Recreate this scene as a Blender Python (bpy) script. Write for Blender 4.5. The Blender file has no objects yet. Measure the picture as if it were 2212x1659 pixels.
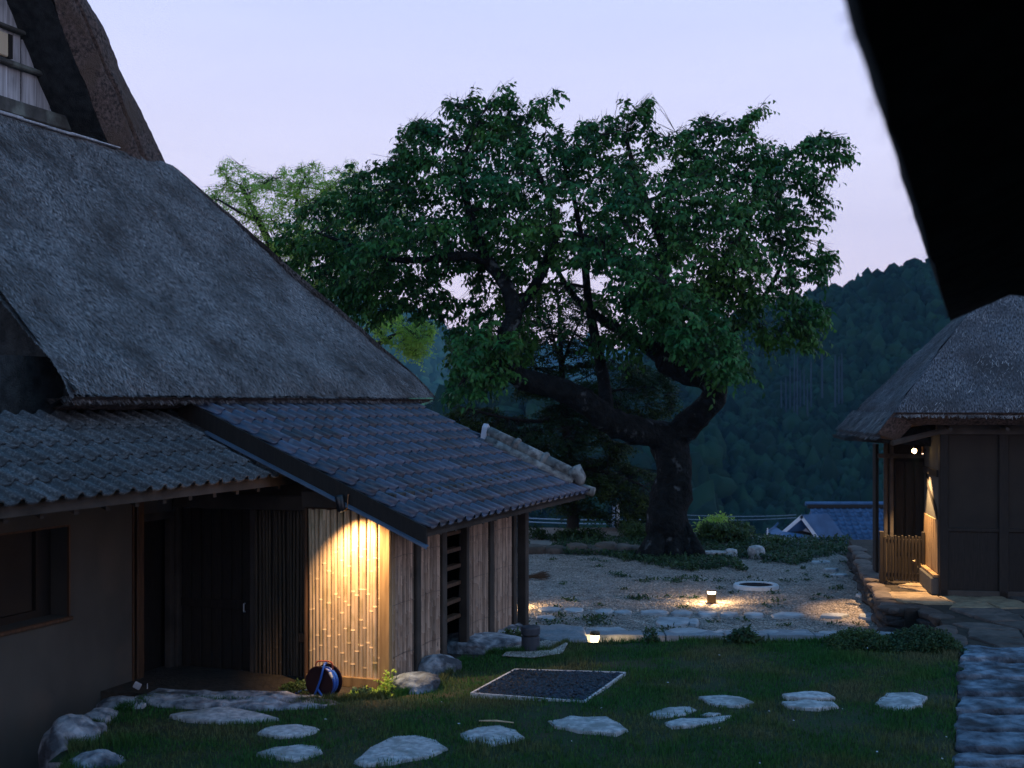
import bpy, math, random
import numpy as np
from mathutils import Vector, Matrix, noise

# ------------------------------------------------------------------ camera, sky, light, exposure
scene = bpy.context.scene
COL = scene.collection
F, CX, HY, CAMZ = 2750.0, 1106.0, 870.0, 3.3          # survey constants of the photograph (2212 px wide)
cam_data = bpy.data.cameras.new("camera")
cam = bpy.data.objects.new("camera", cam_data)
COL.objects.link(cam)
cam.location = (0, 0, CAMZ)
cam.rotation_euler = (math.radians(90), 0, 0)
cam_data.sensor_width = 36.0
cam_data.lens = 36.0 * F / 2212.0
cam_data.shift_y = (HY - 829.5) / 2212.0
cam_data.clip_start = 0.05
cam_data.clip_end = 9000
cam_data.dof.use_dof = True
cam_data.dof.focus_distance = 19.0
cam_data.dof.aperture_fstop = 2.2
scene.camera = cam

world = bpy.data.worlds.new("World")
scene.world = world
world.use_nodes = True
wn, wl = world.node_tree.nodes, world.node_tree.links
wn.clear()
w_out = wn.new("ShaderNodeOutputWorld")
w_bg = wn.new("ShaderNodeBackground")
w_tc = wn.new("ShaderNodeTexCoord")
w_sep = wn.new("ShaderNodeSeparateXYZ")
w_ramp = wn.new("ShaderNodeValToRGB")
wl.new(w_tc.outputs["Generated"], w_sep.inputs[0])
wl.new(w_sep.outputs["Z"], w_ramp.inputs["Fac"])
cr = w_ramp.color_ramp
cr.elements[0].position = 0.0
cr.elements[0].color = (1.05, 0.90, 1.12, 1)
cr.elements[1].position = 1.0
cr.elements[1].color = (0.035, 0.20, 0.48, 1)
for p, c in ((0.08, (1.14, 1.00, 1.20, 1)), (0.18, (1.0, 0.96, 1.22, 1)), (0.30, (0.78, 0.84, 1.22, 1)), (0.45, (0.29, 0.55, 0.92, 1)), (0.65, (0.10, 0.35, 0.68, 1))):
    e = cr.elements.new(p)
    e.color = c
# thin streaked cloud veil
w_map = wn.new("ShaderNodeMapping"); w_map.inputs["Scale"].default_value = (1.2, 1.2, 7.0)
w_noise = wn.new("ShaderNodeTexNoise"); w_noise.inputs["Scale"].default_value = 2.2; w_noise.inputs["Detail"].default_value = 5
wl.new(w_tc.outputs["Generated"], w_map.inputs[0]); wl.new(w_map.outputs[0], w_noise.inputs["Vector"])
w_mr = wn.new("ShaderNodeMapRange"); w_mr.inputs["From Min"].default_value = 0.35; w_mr.inputs["From Max"].default_value = 0.7
w_mr.inputs["To Min"].default_value = 0.97; w_mr.inputs["To Max"].default_value = 1.04
wl.new(w_noise.outputs["Fac"], w_mr.inputs["Value"])
w_mul = wn.new("ShaderNodeMix"); w_mul.data_type = 'RGBA'; w_mul.blend_type = 'MULTIPLY'; w_mul.inputs[0].default_value = 1.0
wl.new(w_ramp.outputs[0], w_mul.inputs[6]); wl.new(w_mr.outputs[0], w_mul.inputs[7])
# a very weak physical dusk sky on top of the gradient
w_sky = wn.new("ShaderNodeTexSky"); w_sky.sky_type = 'NISHITA'; w_sky.sun_disc = False
w_sky.sun_elevation = math.radians(1.0); w_sky.sun_rotation = math.radians(-40)
w_add = wn.new("ShaderNodeMix"); w_add.data_type = 'RGBA'; w_add.blend_type = 'ADD'; w_add.inputs[0].default_value = 0.02
wl.new(w_mul.outputs[2], w_add.inputs[6]); wl.new(w_sky.outputs[0], w_add.inputs[7])
wl.new(w_add.outputs[2], w_bg.inputs["Color"])
w_bg.inputs["Strength"].default_value = 1.0
wl.new(w_bg.outputs[0], w_out.inputs["Surface"])

sun_d = bpy.data.lights.new("soft_fill_sun", 'SUN'); sun_d.energy = 0.12; sun_d.angle = math.radians(40); sun_d.color = (0.80, 0.85, 1.0)  # added weak fill for thatch relief; the dusk itself has no sun
sun = bpy.data.objects.new("soft_fill_sun", sun_d); COL.objects.link(sun)
sun.rotation_euler = Vector((0.75, -0.12, 0.65)).to_track_quat('Z', 'Y').to_euler()

scene.view_settings.view_transform = 'Standard'
scene.view_settings.look = 'None'
scene.view_settings.exposure = 0.0
scene.view_settings.gamma = 1.0
scene.cycles.max_bounces = 6
scene.cycles.diffuse_bounces = 3
scene.cycles.glossy_bounces = 2
scene.cycles.transmission_bounces = 3
scene.cycles.volume_bounces = 0
scene.cycles.sample_clamp_indirect = 3.0
scene.cycles.use_denoising = True

# ------------------------------------------------------------------ survey helpers: sight lines to real points
def ray(px, py):
    return Vector(((px - CX) / F, 1.0, -(py - HY) / F))
EYE = Vector((0, 0, CAMZ))
def atY(px, py, Y):
    return EYE + ray(px, py) * Y
def atz(px, py, z):
    d = ray(px, py)
    return EYE + d * ((z - CAMZ) / d.z)
def hit(px, py, p0, n):
    d = ray(px, py)
    return EYE + d * ((p0 - EYE).dot(n) / d.dot(n))
class Frame:                                        # a building's own axes: x out, y along
    def __init__(s, origin, deg):
        s.o = Vector(origin); s.r = math.radians(deg)
        s.m = Matrix.Translation(s.o) @ Matrix.Rotation(s.r, 4, 'Z'); s.i = s.m.inverted()
        s.x = (s.m.to_3x3() @ Vector((1, 0, 0))); s.y = (s.m.to_3x3() @ Vector((0, 1, 0)))
    def onx(s, px, py, x): return s.i @ hit(px, py, s.m @ Vector((x, 0, 0)), s.x)
    def ony(s, px, py, y): return s.i @ hit(px, py, s.m @ Vector((0, y, 0)), s.y)
    def w(s, x, y, z): return s.m @ Vector((x, y, z))
H = Frame((-1.389, 14.64, 0), -20.0)
RH = Frame((7.31, 21.76, 0), -9.4)

# ------------------------------------------------------------------ object helpers
RND = random.Random(11)
def tag(o, label=None, cat=None, group=None, kind=None):
    if label: o["label"] = label
    if cat: o["category"] = cat
    if group: o["group"] = group
    if kind: o["kind"] = kind
    return o
def empty(name, loc=(0, 0, 0), rz=0.0, label=None, cat=None, group=None, kind=None):
    o = bpy.data.objects.new(name, None); COL.objects.link(o)
    o.location = loc; o.rotation_euler = (0, 0, rz)
    o.empty_display_size = 0.2
    return tag(o, label, cat, group, kind)
def link(name, me, parent=None, loc=None):
    o = bpy.data.objects.new(name, me); COL.objects.link(o)
    if parent is not None: o.parent = parent
    if loc is not None: o.location = loc
    return o
class MB:
    def __init__(s): s.v = []; s.f = []; s.uv = None
    def add(s, vs, fs):
        n = len(s.v); s.v += [tuple(v) for v in vs]; s.f += [tuple(i + n for i in f) for f in fs]; return s
    def box(s, x0, x1, y0, y1, z0, z1, m=None):
        vs = [Vector(p) for p in ((x0, y0, z0), (x1, y0, z0), (x1, y1, z0), (x0, y1, z0), (x0, y0, z1), (x1, y0, z1), (x1, y1, z1), (x0, y1, z1))]
        if m: vs = [m @ v for v in vs]
        return s.add(vs, ((0, 3, 2, 1), (4, 5, 6, 7), (0, 1, 5, 4), (1, 2, 6, 5), (2, 3, 7, 6), (3, 0, 4, 7)))
    def cbox(s, x0, x1, y0, y1, z0, z1, c=0.008, m=None):      # box with chamfered edges
        c = min(c, abs(x1 - x0) * .3, abs(y1 - y0) * .3, abs(z1 - z0) * .3)
        vs = []; 
        for z, k in ((z0, c), (z0 + c, 0), (z1 - c, 0), (z1, c)):
            a0, a1, b0, b1 = x0 + k, x1 - k, y0 + k, y1 - k
            e = c if k == 0 else c * .4
            vs += [(a0 + e, b0, z), (a1 - e, b0, z), (a1, b0 + e, z), (a1, b1 - e, z), (a1 - e, b1, z), (a0 + e, b1, z), (a0, b1 - e, z), (a0, b0 + e, z)]
        fs = [tuple(reversed(range(8))), tuple(range(24, 32))]
        for r in range(3):
            for i in range(8):
                j = (i + 1) % 8
                fs.append((r * 8 + i, r * 8 + j, r * 8 + 8 + j, r * 8 + 8 + i))
        vs = [Vector(v) for v in vs]
        if m: vs = [m @ v for v in vs]
        return s.add(vs, fs)
    def tube(s, pts, rad, n=8, cap=True, rough=0.0, seed=0, flat=1.0):
        pts = [Vector(p) for p in pts]
        if not hasattr(rad, "__len__"): rad = [rad] * len(pts)
        ups = None; rings = []
        for i, p in enumerate(pts):
            t = (pts[min(i + 1, len(pts) - 1)] - pts[max(i - 1, 0)])
            t = t.normalized() if t.length > 1e-9 else Vector((0, 0, 1))
            if ups is None: ups = t.orthogonal().normalized()
            ups = (ups - t * ups.dot(t)); ups = ups.normalized() if ups.length > 1e-6 else t.orthogonal().normalized()
            sd = t.cross(ups)
            ring = []
            for k in range(n):
                a = 2 * math.pi * k / n
                dr = ups * math.cos(a) + sd * math.sin(a) * flat
                r = rad[i]
                if rough:
                    q = p + dr * r
                    r *= 1 + rough * (noise.noise(q * (1.6 / max(r, .05)) * .5 + Vector((seed, 0, 0))) + .6 * noise.noise(q * (4.0 / max(r, .05)) * .5))
                ring.append(p + dr * r)
            rings.append(ring)
        vs = [v for r in rings for v in r]; fs = []
        for i in range(len(pts) - 1):
            for k in range(n):
                j = (k + 1) % n
                fs.append((i * n + k, i * n + j, (i + 1) * n + j, (i + 1) * n + k))
        if cap: fs += [tuple(reversed(range(n))), tuple(range((len(pts) - 1) * n, len(pts) * n))]
        return s.add(vs, fs)
    def prism(s, poly, z0, z1, m=None, inset=0.0, ztop=None):
        n = len(poly); c = sum((Vector((p[0], p[1])) for p in poly), Vector((0, 0))) / n
        vs = [Vector((p[0], p[1], z0)) for p in poly] 
        vs += [Vector((p[0], p[1], z1 - inset * .6)) for p in poly]
        for p in poly:
            q = Vector((p[0], p[1])); d = (c - q); q = q + d.normalized() * inset if d.length > inset else q
            vs.append(Vector((q.x, q.y, z1)))
        fs = [tuple(reversed(range(n))), tuple(range(2 * n, 3 * n))]
        for r in range(2):
            for i in range(n):
                j = (i + 1) % n
                fs.append((r * n + i, r * n + j, r * n + n + j, r * n + n + i))
        if m: vs = [m @ v for v in vs]
        return s.add(vs, fs)
    def mesh(s, name, mats, smooth=False):
        me = bpy.data.meshes.new(name)
        me.from_pydata(s.v, [], s.f)
        for m in (mats if isinstance(mats, (list, tuple)) else [mats]): me.materials.append(m)
        if smooth: me.polygons.foreach_set("use_smooth", [True] * len(me.polygons))
        me.update(); return me
    def build(s, name, mats, parent=None, smooth=False, loc=None):
        return link(name, s.mesh(name, mats, smooth), parent, loc)
def np_mesh(name, V, Fq, mat, parent=None, smooth=False, tint=None):
    """V (n,3); Fq list of (m,k) index arrays"""
    me = bpy.data.meshes.new(name)
    me.vertices.add(len(V)); me.vertices.foreach_set("co", np.asarray(V, dtype=np.float32).ravel())
    loops = np.concatenate([f.ravel() for f in Fq]).astype(np.int32)
    tot = np.concatenate([np.full(len(f), f.shape[1]) for f in Fq]).astype(np.int32)
    st = np.concatenate(([0], np.cumsum(tot)[:-1])).astype(np.int32)
    me.loops.add(len(loops)); me.loops.foreach_set("vertex_index", loops)
    me.polygons.add(len(tot)); me.polygons.foreach_set("loop_start", st); me.polygons.foreach_set("loop_total", tot)
    if smooth: me.polygons.foreach_set("use_smooth", np.ones(len(tot), dtype=bool))
    if tint is not None:
        a = me.attributes.new("tint", 'FLOAT', 'POINT'); a.data.foreach_set("value", np.asarray(tint, dtype=np.float32))
    me.materials.append(mat); me.update(calc_edges=True); me.validate()
    return link(name, me, parent)

# ------------------------------------------------------------------ materials
def _mix(nt, blend, f, a, b):
    n = nt.nodes.new("ShaderNodeMix"); n.data_type = 'RGBA'; n.blend_type = blend
    for i, v in ((0, f), (6, a), (7, b)):
        if hasattr(v, "is_output"): nt.links.new(v, n.inputs[i])
        else: n.inputs[i].default_value = v if i == 0 else (*v, 1) if len(v) == 3 else v
    return n.outputs[2]
def mat(name, c1, c2=None, scale=5.0, rough=.8, bump=0.0, bscale=40.0, stretch=(1, 1, 1), c3=None, s3=1.2, rnd=0.0, spec=.3, metallic=0.0,
        coord='Object', detail=5.0, lo=.35, hi=.65, tint=0.0, trans=0.0, emit=None, estr=0.0, bdist=.01, c3lo=.5, c3hi=.65):
    m = bpy.data.materials.new(name); m.use_nodes = True
    nt = m.node_tree; N, L = nt.nodes, nt.links
    b = N["Principled BSDF"]
    tc = N.new("ShaderNodeTexCoord"); mp = N.new("ShaderNodeMapping"); mp.inputs["Scale"].default_value = stretch
    L.new(tc.outputs[coord], mp.inputs[0])
    vec = tc.outputs[coord]
    if rnd:
        oi = N.new("ShaderNodeObjectInfo"); vm = N.new("ShaderNodeVectorMath"); vm.operation = 'MULTIPLY_ADD'
        cb = N.new("ShaderNodeCombineXYZ"); L.new(oi.outputs["Random"], cb.inputs[0]); L.new(oi.outputs["Random"], cb.inputs[2])
        L.new(cb.outputs[0], vm.inputs[0]); vm.inputs[1].default_value = (37, 0, 61); L.new(tc.outputs[coord], vm.inputs[2]); vec = vm.outputs[0]
        L.new(vec, mp.inputs[0])
    col = None
    def nz(sc, det, vec, lo_, hi_):
        t = N.new("ShaderNodeTexNoise"); t.inputs["Scale"].default_value = sc; t.inputs["Detail"].default_value = det
        L.new(vec, t.inputs["Vector"])
        r = N.new("ShaderNodeMapRange"); r.inputs["From Min"].default_value = lo_; r.inputs["From Max"].default_value = hi_
        L.new(t.outputs["Fac"], r.inputs["Value"]); return r.outputs[0]
    if c2 is None: c2 = tuple(x * .8 for x in c1)
    col = _mix(nt, 'MIX', nz(scale, detail, mp.outputs[0], lo, hi), c1, c2)
    if c3 is not None:
        col = _mix(nt, 'MIX', nz(s3, 4, vec, c3lo, c3hi), col, c3)
    if rnd:
        r = N.new("ShaderNodeMapRange")
        r.inputs["To Min"].default_value = 1 - rnd; r.inputs["To Max"].default_value = 1 + rnd
        L.new(oi.outputs["Random"], r.inputs["Value"]); col = _mix(nt, 'MULTIPLY', 1.0, col, r.outputs[0])
    if tint:
        at = N.new("ShaderNodeAttribute"); at.attribute_name = "tint"; r = N.new("ShaderNodeMapRange")
        r.inputs["To Min"].default_value = 1 - tint; r.inputs["To Max"].default_value = 1 + tint
        L.new(at.outputs["Fac"], r.inputs["Value"]); col = _mix(nt, 'MULTIPLY', 1.0, col, r.outputs[0])
    L.new(col, b.inputs["Base Color"])
    b.inputs["Roughness"].default_value = rough
    b.inputs["Specular IOR Level"].default_value = spec
    b.inputs["Metallic"].default_value = metallic
    if bump:
        t = N.new("ShaderNodeTexNoise"); t.inputs["Scale"].default_value = bscale; t.inputs["Detail"].default_value = 6
        L.new(mp.outputs[0], t.inputs["Vector"])
        bp = N.new("ShaderNodeBump"); bp.inputs["Strength"].default_value = bump; bp.inputs["Distance"].default_value = bdist
        L.new(t.outputs["Fac"], bp.inputs["Height"]); L.new(bp.outputs[0], b.inputs["Normal"])
    if emit:
        b.inputs["Emission Color"].default_value = (*emit, 1); b.inputs["Emission Strength"].default_value = estr
    if trans:
        tr = N.new("ShaderNodeBsdfTranslucent"); L.new(col, tr.inputs["Color"])
        ms = N.new("ShaderNodeMixShader"); ms.inputs[0].default_value = trans
        L.new(b.outputs[0], ms.inputs[1]); L.new(tr.outputs[0], ms.inputs[2]); L.new(ms.outputs[0], N["Material Output"].inputs["Surface"])
    return m
def thatch_mat(name, c1, c2, c3, bumpk=.8):
    m = mat(name, c1, c2, scale=1.0, rough=.75, spec=.3, coord='UV', stretch=(52, 16, 1), c3=c3, s3=1.1, bump=bumpk, bscale=1.0, bdist=.05, lo=.36, hi=.68, detail=6, c3lo=.42, c3hi=.66)
    return m

M = {}
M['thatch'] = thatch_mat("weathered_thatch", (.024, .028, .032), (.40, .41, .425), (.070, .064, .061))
M['thatch_blue'] = thatch_mat("blue_grey_thatch", (.016, .020, .026), (.20, .225, .265), (.045, .046, .052))  # darker, bluer thatch tone for the cottage roof
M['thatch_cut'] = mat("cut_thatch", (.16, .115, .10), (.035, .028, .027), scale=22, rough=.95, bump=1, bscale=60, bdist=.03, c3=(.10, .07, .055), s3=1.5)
M['thatch_dark'] = mat("shaded_thatch", (.055, .062, .066), (.028, .032, .034), scale=8, rough=1, bump=1, bscale=50, bdist=.03, spec=.05)  # darker thatch: shade of undersides and end faces put into the colour
M['straw'] = mat("loose_straw", (.30, .30, .31), (.09, .09, .095), scale=3, rough=.8, tint=.6)
M['board'] = mat("grey_weathered_board", (.55, .56, .60), (.30, .30, .32), scale=2.2, stretch=(9, 9, .6), rough=.85, bump=.5, bscale=6, c3=(.10, .09, .09), s3=1.1, rnd=.2, c3lo=.58, c3hi=.8)
M['cream_board'] = mat("cream_board", (.62, .52, .36), (.55, .45, .32), scale=2, stretch=(6, 6, .5), rough=.7)
M['beam'] = mat("old_beam_wood", (.038, .034, .030), (.07, .06, .053), scale=3, stretch=(1, 1, 1), rough=.85, bump=.5, bscale=20, rnd=.15)
M['beam_grey'] = mat("lichen_beam", (.09, .09, .085), (.05, .05, .048), scale=6, rough=.9, bump=.6, bscale=20, c3=(.17, .19, .17), s3=3)
M['dark_wood'] = mat("dark_stained_wood", (.022, .018, .015), (.012, .010, .009), scale=4, stretch=(12, 12, 1), rough=.7, bump=.3, bscale=8, rnd=.15)
M['brown_wood'] = mat("brown_frame_wood", (.11, .06, .034), (.06, .035, .022), scale=3, stretch=(10, 10, 1), rough=.7, bump=.3, bscale=8)
M['post_wood'] = mat("corner_post_wood", (.36, .24, .12), (.22, .14, .07), scale=1.6, stretch=(9, 9, 1), rough=.75, bump=.4, bscale=6, c3=(.12, .07, .04), s3=2.2, c3lo=.6, c3hi=.75)
M['plaster'] = mat("earthen_plaster", (.088, .090, .084), (.062, .064, .062), scale=1.4, rough=.95, bump=.35, bscale=25, stretch=(1, 1, .6), c3=(.10, .09, .08), s3=.8)
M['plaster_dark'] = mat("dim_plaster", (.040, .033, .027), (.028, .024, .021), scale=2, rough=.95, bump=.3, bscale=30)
M['cane'] = mat("bamboo_cane", (.66, .50, .33), (.50, .37, .23), scale=3, stretch=(4, 4, .8), rough=.5, spec=.4, rnd=.22, c3=(.27, .22, .10), s3=2.0, c3lo=.58, c3hi=.72)
M['cane_grey'] = mat("weathered_split_bamboo", (.46, .33, .25), (.27, .19, .145), scale=3, stretch=(6, 6, .7), rough=.65, spec=.35, rnd=.45, c3=(.10, .08, .07), s3=5.0, c3lo=.6, c3hi=.75)
M['cane_dark'] = mat("dark_bamboo", (.085, .065, .045), (.05, .04, .03), scale=3, stretch=(6, 6, .7), rough=.6, rnd=.3)
M['tile_old'] = mat("lichened_roof_tile", (.105, .125, .14), (.030, .036, .042), scale=30, rough=.7, spec=.3, rnd=.25, c3=(.15, .17, .18), s3=40, bump=.3, bscale=50, c3lo=.52, c3hi=.66, lo=.2, hi=.75)
M['tile_new'] = mat("slate_glazed_tile", (.044, .066, .115), (.024, .037, .068), scale=4, rough=.36, spec=.55, rnd=.55, c3=(.10, .115, .15), s3=6, c3lo=.58, c3hi=.75, bump=.08, bscale=40)
M['ridge_tile'] = mat("lichen_grey_ridge_tile", (.22, .22, .21), (.07, .07, .07), scale=8, rough=.8, bump=.6, bscale=30, c3=(.30, .31, .30), s3=6)
M['end_tile'] = mat("pale_end_tile", (.50, .51, .56), (.34, .35, .40), scale=4, rough=.6)
M['flash'] = mat("metal_flashing", (.16, .24, .34), (.10, .16, .24), scale=3, rough=.35, metallic=.5, spec=.6)
M['black'] = mat("black_metal", (.012, .014, .018), (.008, .009, .012), scale=5, rough=.4, spec=.5)
M['box_blue'] = mat("slate_box", (.05, .06, .08), (.035, .045, .06), scale=3, rough=.5)
M['copper'] = mat("bracket_metal", (.30, .16, .07), (.2, .1, .05), rough=.4, metallic=.8)
M['glass_dark'] = mat("unlit_glass", (.012, .014, .016), (.008, .01, .012), rough=.12, spec=.5)
M['rock'] = mat("blue_grey_rock", (.46, .49, .54), (.14, .16, .19), scale=7, rough=.85, bump=1, bscale=14, bdist=.05, c3=(.06, .07, .085), s3=3.4, c3lo=.50, c3hi=.64, rnd=.15)
M['rock_brown'] = mat("brown_border_rock", (.17, .14, .12), (.09, .08, .07), scale=4, rough=.9, bump=.9, bscale=8, bdist=.04, rnd=.2)
M['rock_dark'] = mat("dark_wall_rock", (.045, .045, .047), (.025, .026, .028), scale=5, rough=.9, bump=1, bscale=12, bdist=.04)
M['step'] = mat("pale_stepping_stone", (.60, .60, .62), (.30, .31, .33), scale=16, rough=.9, bump=1, bscale=26, bdist=.02, c3=(.26, .28, .28), s3=4.5, rnd=.08)
M['edge_stone'] = mat("worn_edging_stone", (.25, .32, .40), (.07, .09, .12), scale=6, rough=.85, spec=.2, bump=1.0, bscale=18, bdist=.05, c3=(.045, .048, .056), s3=2.0, c3lo=.44, c3hi=.64, rnd=.25)
M['paver'] = mat("grey_paving_stone", (.42, .46, .50), (.26, .29, .32), scale=5, rough=.75, bump=.7, bscale=12, bdist=.02, rnd=.18)
M['curb'] = mat("blue_concrete_curb", (.26, .30, .34), (.20, .23, .26), scale=14, rough=.9, bump=.5, bscale=60)
M['flag'] = mat("dark_flagstone", (.12, .10, .09), (.07, .06, .055), scale=5, rough=.8, bump=.9, bscale=10, bdist=.03, rnd=.25)
M['flag_lit'] = mat("lamplit_flagstone", (.32, .25, .16), (.20, .15, .10), scale=5, rough=.85, bump=1, bscale=9, bdist=.04, rnd=.15)  # warm, brighter copy of the flagstone, painting the entrance lamp's pool
M['gravel'] = mat("pale_gravel", (.47, .42, .38), (.17, .155, .14), scale=34, rough=.95, bump=1, bscale=42, bdist=.03, c3=(.36, .33, .31), s3=.6, c3lo=.4, c3hi=.65, lo=.36, hi=.6)
M['pebble'] = mat("gravel_stones", (.44, .39, .35), (.24, .215, .195), scale=3, rough=.9, tint=.55)
M['pebble_black'] = mat("black_pebbles", (.008, .020, .045), (.005, .012, .025), scale=3, rough=.45, spec=.4, tint=.6)
M['soil'] = mat("damp_soil", (.06, .05, .04), (.035, .03, .026), scale=6, rough=1, bump=1, bscale=20, bdist=.04)
M['lawn'] = mat("lawn_soil", (.02, .05, .022), (.05, .05, .028), scale=3, rough=1, bump=1, bscale=30, bdist=.03)
M['grass'] = mat("grass_blade", (.028, .125, .030), (.070, .135, .034), scale=.9, rough=.6, spec=.2, tint=.55, trans=.25, c3=(.13, .14, .07), s3=.9, c3lo=.48, c3hi=.66)
M['weed'] = mat("weed_leaf", (.03, .075, .035), (.05, .095, .035), scale=2, rough=.55, tint=.5, trans=.25)
M['leaf_cherry'] = mat("cherry_leaf", (.022, .125, .038), (.060, .165, .030), scale=.5, rough=.5, spec=.25, tint=.75, trans=.30)
M['leaf_light'] = mat("light_green_leaf", (.50, .68, .13), (.36, .58, .13), scale=.4, rough=.5, spec=.2, tint=.35, trans=.6)
M['leaf_maple'] = mat("dark_maple_leaf", (.018, .050, .020), (.055, .080, .016), scale=.35, rough=.55, spec=.15, tint=.5, trans=.30)
M['leaf_bush'] = mat("bush_leaf", (.08, .14, .04), (.045, .09, .035), scale=1, rough=.5, tint=.5, trans=.35)
M['bark'] = mat("old_cherry_bark", (.016, .018, .019), (.008, .009, .009), scale=5, rough=.95, spec=.15, bump=1, bscale=9, bdist=.12, c3=(.10, .115, .12), s3=3.2, c3lo=.62, c3hi=.72)
M['bark_dark'] = mat("dark_bark", (.030, .028, .026), (.018, .017, .016), scale=4, rough=.95)
M['forest'] = mat("forest_canopy", (.007, .026, .016), (.012, .034, .016), scale=.08, rough=.9, spec=.1, tint=.55)
M['forest_light'] = mat("broadleaf_canopy", (.09, .22, .11), (.13, .26, .13), scale=.1, rough=.9, spec=.1, tint=.4)
M['forest_far'] = mat("far_forest_canopy", (.045, .10, .05), (.075, .14, .07), scale=.02, rough=.9, spec=.1, tint=.5)
M['hill'] = mat("wooded_hillside", (.006, .022, .014), (.010, .026, .016), scale=.1, rough=1, spec=.05)
M['white_paint'] = mat("white_painted_board", (.72, .72, .76), (.62, .62, .66), rough=.6)
M['far_tile'] = mat("far_blue_tile", (.05, .12, .24), (.03, .08, .17), scale=2, rough=.6, spec=.3, rnd=.25)
M['far_wall'] = mat("far_plaster_wall", (.50, .52, .56), (.42, .44, .48), rough=.9)
M['cedar'] = mat("cedar_bark_pale", (.03, .05, .075), (.02, .035, .055), rough=.9)
M['pole'] = mat("concrete_pole", (.42, .40, .37), (.34, .33, .31), rough=.8)
M['wire'] = mat("cable", (.25, .33, .42), (.2, .27, .35), rough=.4, spec=.5)
M['hose'] = mat("blue_rubber_hose", (.03, .13, .52), (.025, .11, .45), rough=.35, spec=.5)
M['reel'] = mat("maroon_reel_plastic", (.035, .010, .012), (.025, .008, .009), rough=.4)
M['reel_red'] = mat("orange_red_handle", (.45, .09, .04), (.38, .07, .035), rough=.4)
M['lamp_glow'] = mat("lamp_diffuser", (.9, .8, .6), rough=.5, emit=(1.0, .70, .36), estr=9)
M['bulb_glow'] = mat("bulb_glow", (.9, .8, .6), rough=.5, emit=(1.0, .62, .25), estr=40)
M['bulb_dim'] = mat("dim_bulb_glow", (.9, .8, .6), rough=.5, emit=(1.0, .70, .45), estr=3)
M['bronze'] = mat("bronze_housing", (.10, .08, .05), (.08, .06, .04), rough=.4, metallic=.6)
M['concrete_ring'] = mat("pale_concrete_ring", (.62, .66, .70), (.50, .54, .58), scale=8, rough=.9, bump=.4, bscale=30)
M['steel'] = mat("galvanised_edge", (.60, .62, .66), (.48, .50, .54), rough=.6, metallic=.0)
M['cover_black'] = mat("matte_black_cover", (.014, .018, .022), (.01, .012, .015), rough=.95, spec=.05)
M['broom'] = mat("brown_twigs", (.12, .085, .06), (.07, .05, .035), scale=6, rough=.9)
M['petal'] = mat("white_petal", (.62, .62, .66), (.5, .5, .55), rough=.7)
M['plastic_grey'] = mat("pale_plastic", (.45, .46, .50), (.35, .36, .4), rough=.5)

# ------------------------------------------------------------------ shape helpers
def in_poly(P, poly):
    P = np.asarray(P); x, y = P[:, 0], P[:, 1]; r = np.zeros(len(P), bool); n = len(poly)
    for i in range(n):
        x0, y0 = poly[i][0], poly[i][1]; x1, y1 = poly[(i + 1) % n][0], poly[(i + 1) % n][1]
        c = ((y0 > y) != (y1 > y)); t = (x1 - x0) * (y - y0) / ((y1 - y0) if y1 != y0 else 1e-9) + x0
        r ^= c & (x < t)
    return r
def edge_dist(P, poly):
    P = np.asarray(P)[:, :2]; best = np.full(len(P), 1e9); n = len(poly)
    for i in range(n):
        a = np.array(poly[i][:2], float); b = np.array(poly[(i + 1) % n][:2], float); ab = b - a
        t = np.clip(((P - a) @ ab) / max(ab @ ab, 1e-9), 0, 1); q = a + t[:, None] * ab
        best = np.minimum(best, np.hypot(*(P - q).T))
    return best
def rock(name, c, sx, sy, sz, m, seed, parent=None, rz=0.0, flat=.35, sub=4, world=True):
    """boulder: noisy ellipsoid with a flattened top, base sunk in the ground; c = centre of the top"""
    import bmesh
    bm = bmesh.new(); bmesh.ops.create_icosphere(bm, subdivisions=sub, radius=1)
    off = Vector((seed * 3.7, seed * 1.3, 0)); rot = Matrix.Rotation(rz, 3, 'Z')
    for v in bm.verts:
        p = v.co.copy()
        k = 1 + .26 * noise.noise(p * 1.1 + off) + .20 * (.3 - abs(noise.noise(p * 2.2 + off))) + .09 * (.3 - abs(noise.noise(p * 5 + off))) + .04 * noise.noise(p * 11 + off)
        p *= k
        mx = max(abs(p.x), abs(p.y)); 
        p.x *= 1 + .12 * (abs(p.x) < abs(p.y)); 
        if p.z > flat: p.z = flat + (p.z - flat) * .22
        p = rot @ Vector((p.x * sx, p.y * sy, (p.z - flat) * sz))
        v.co = p
    me = bpy.data.meshes.new(name); bm.to_mesh(me); bm.free(); me.materials.append(m)
    me.polygons.foreach_set("use_smooth", [True] * len(me.polygons))
    o = link(name, me, parent, c)
    return o
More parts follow.
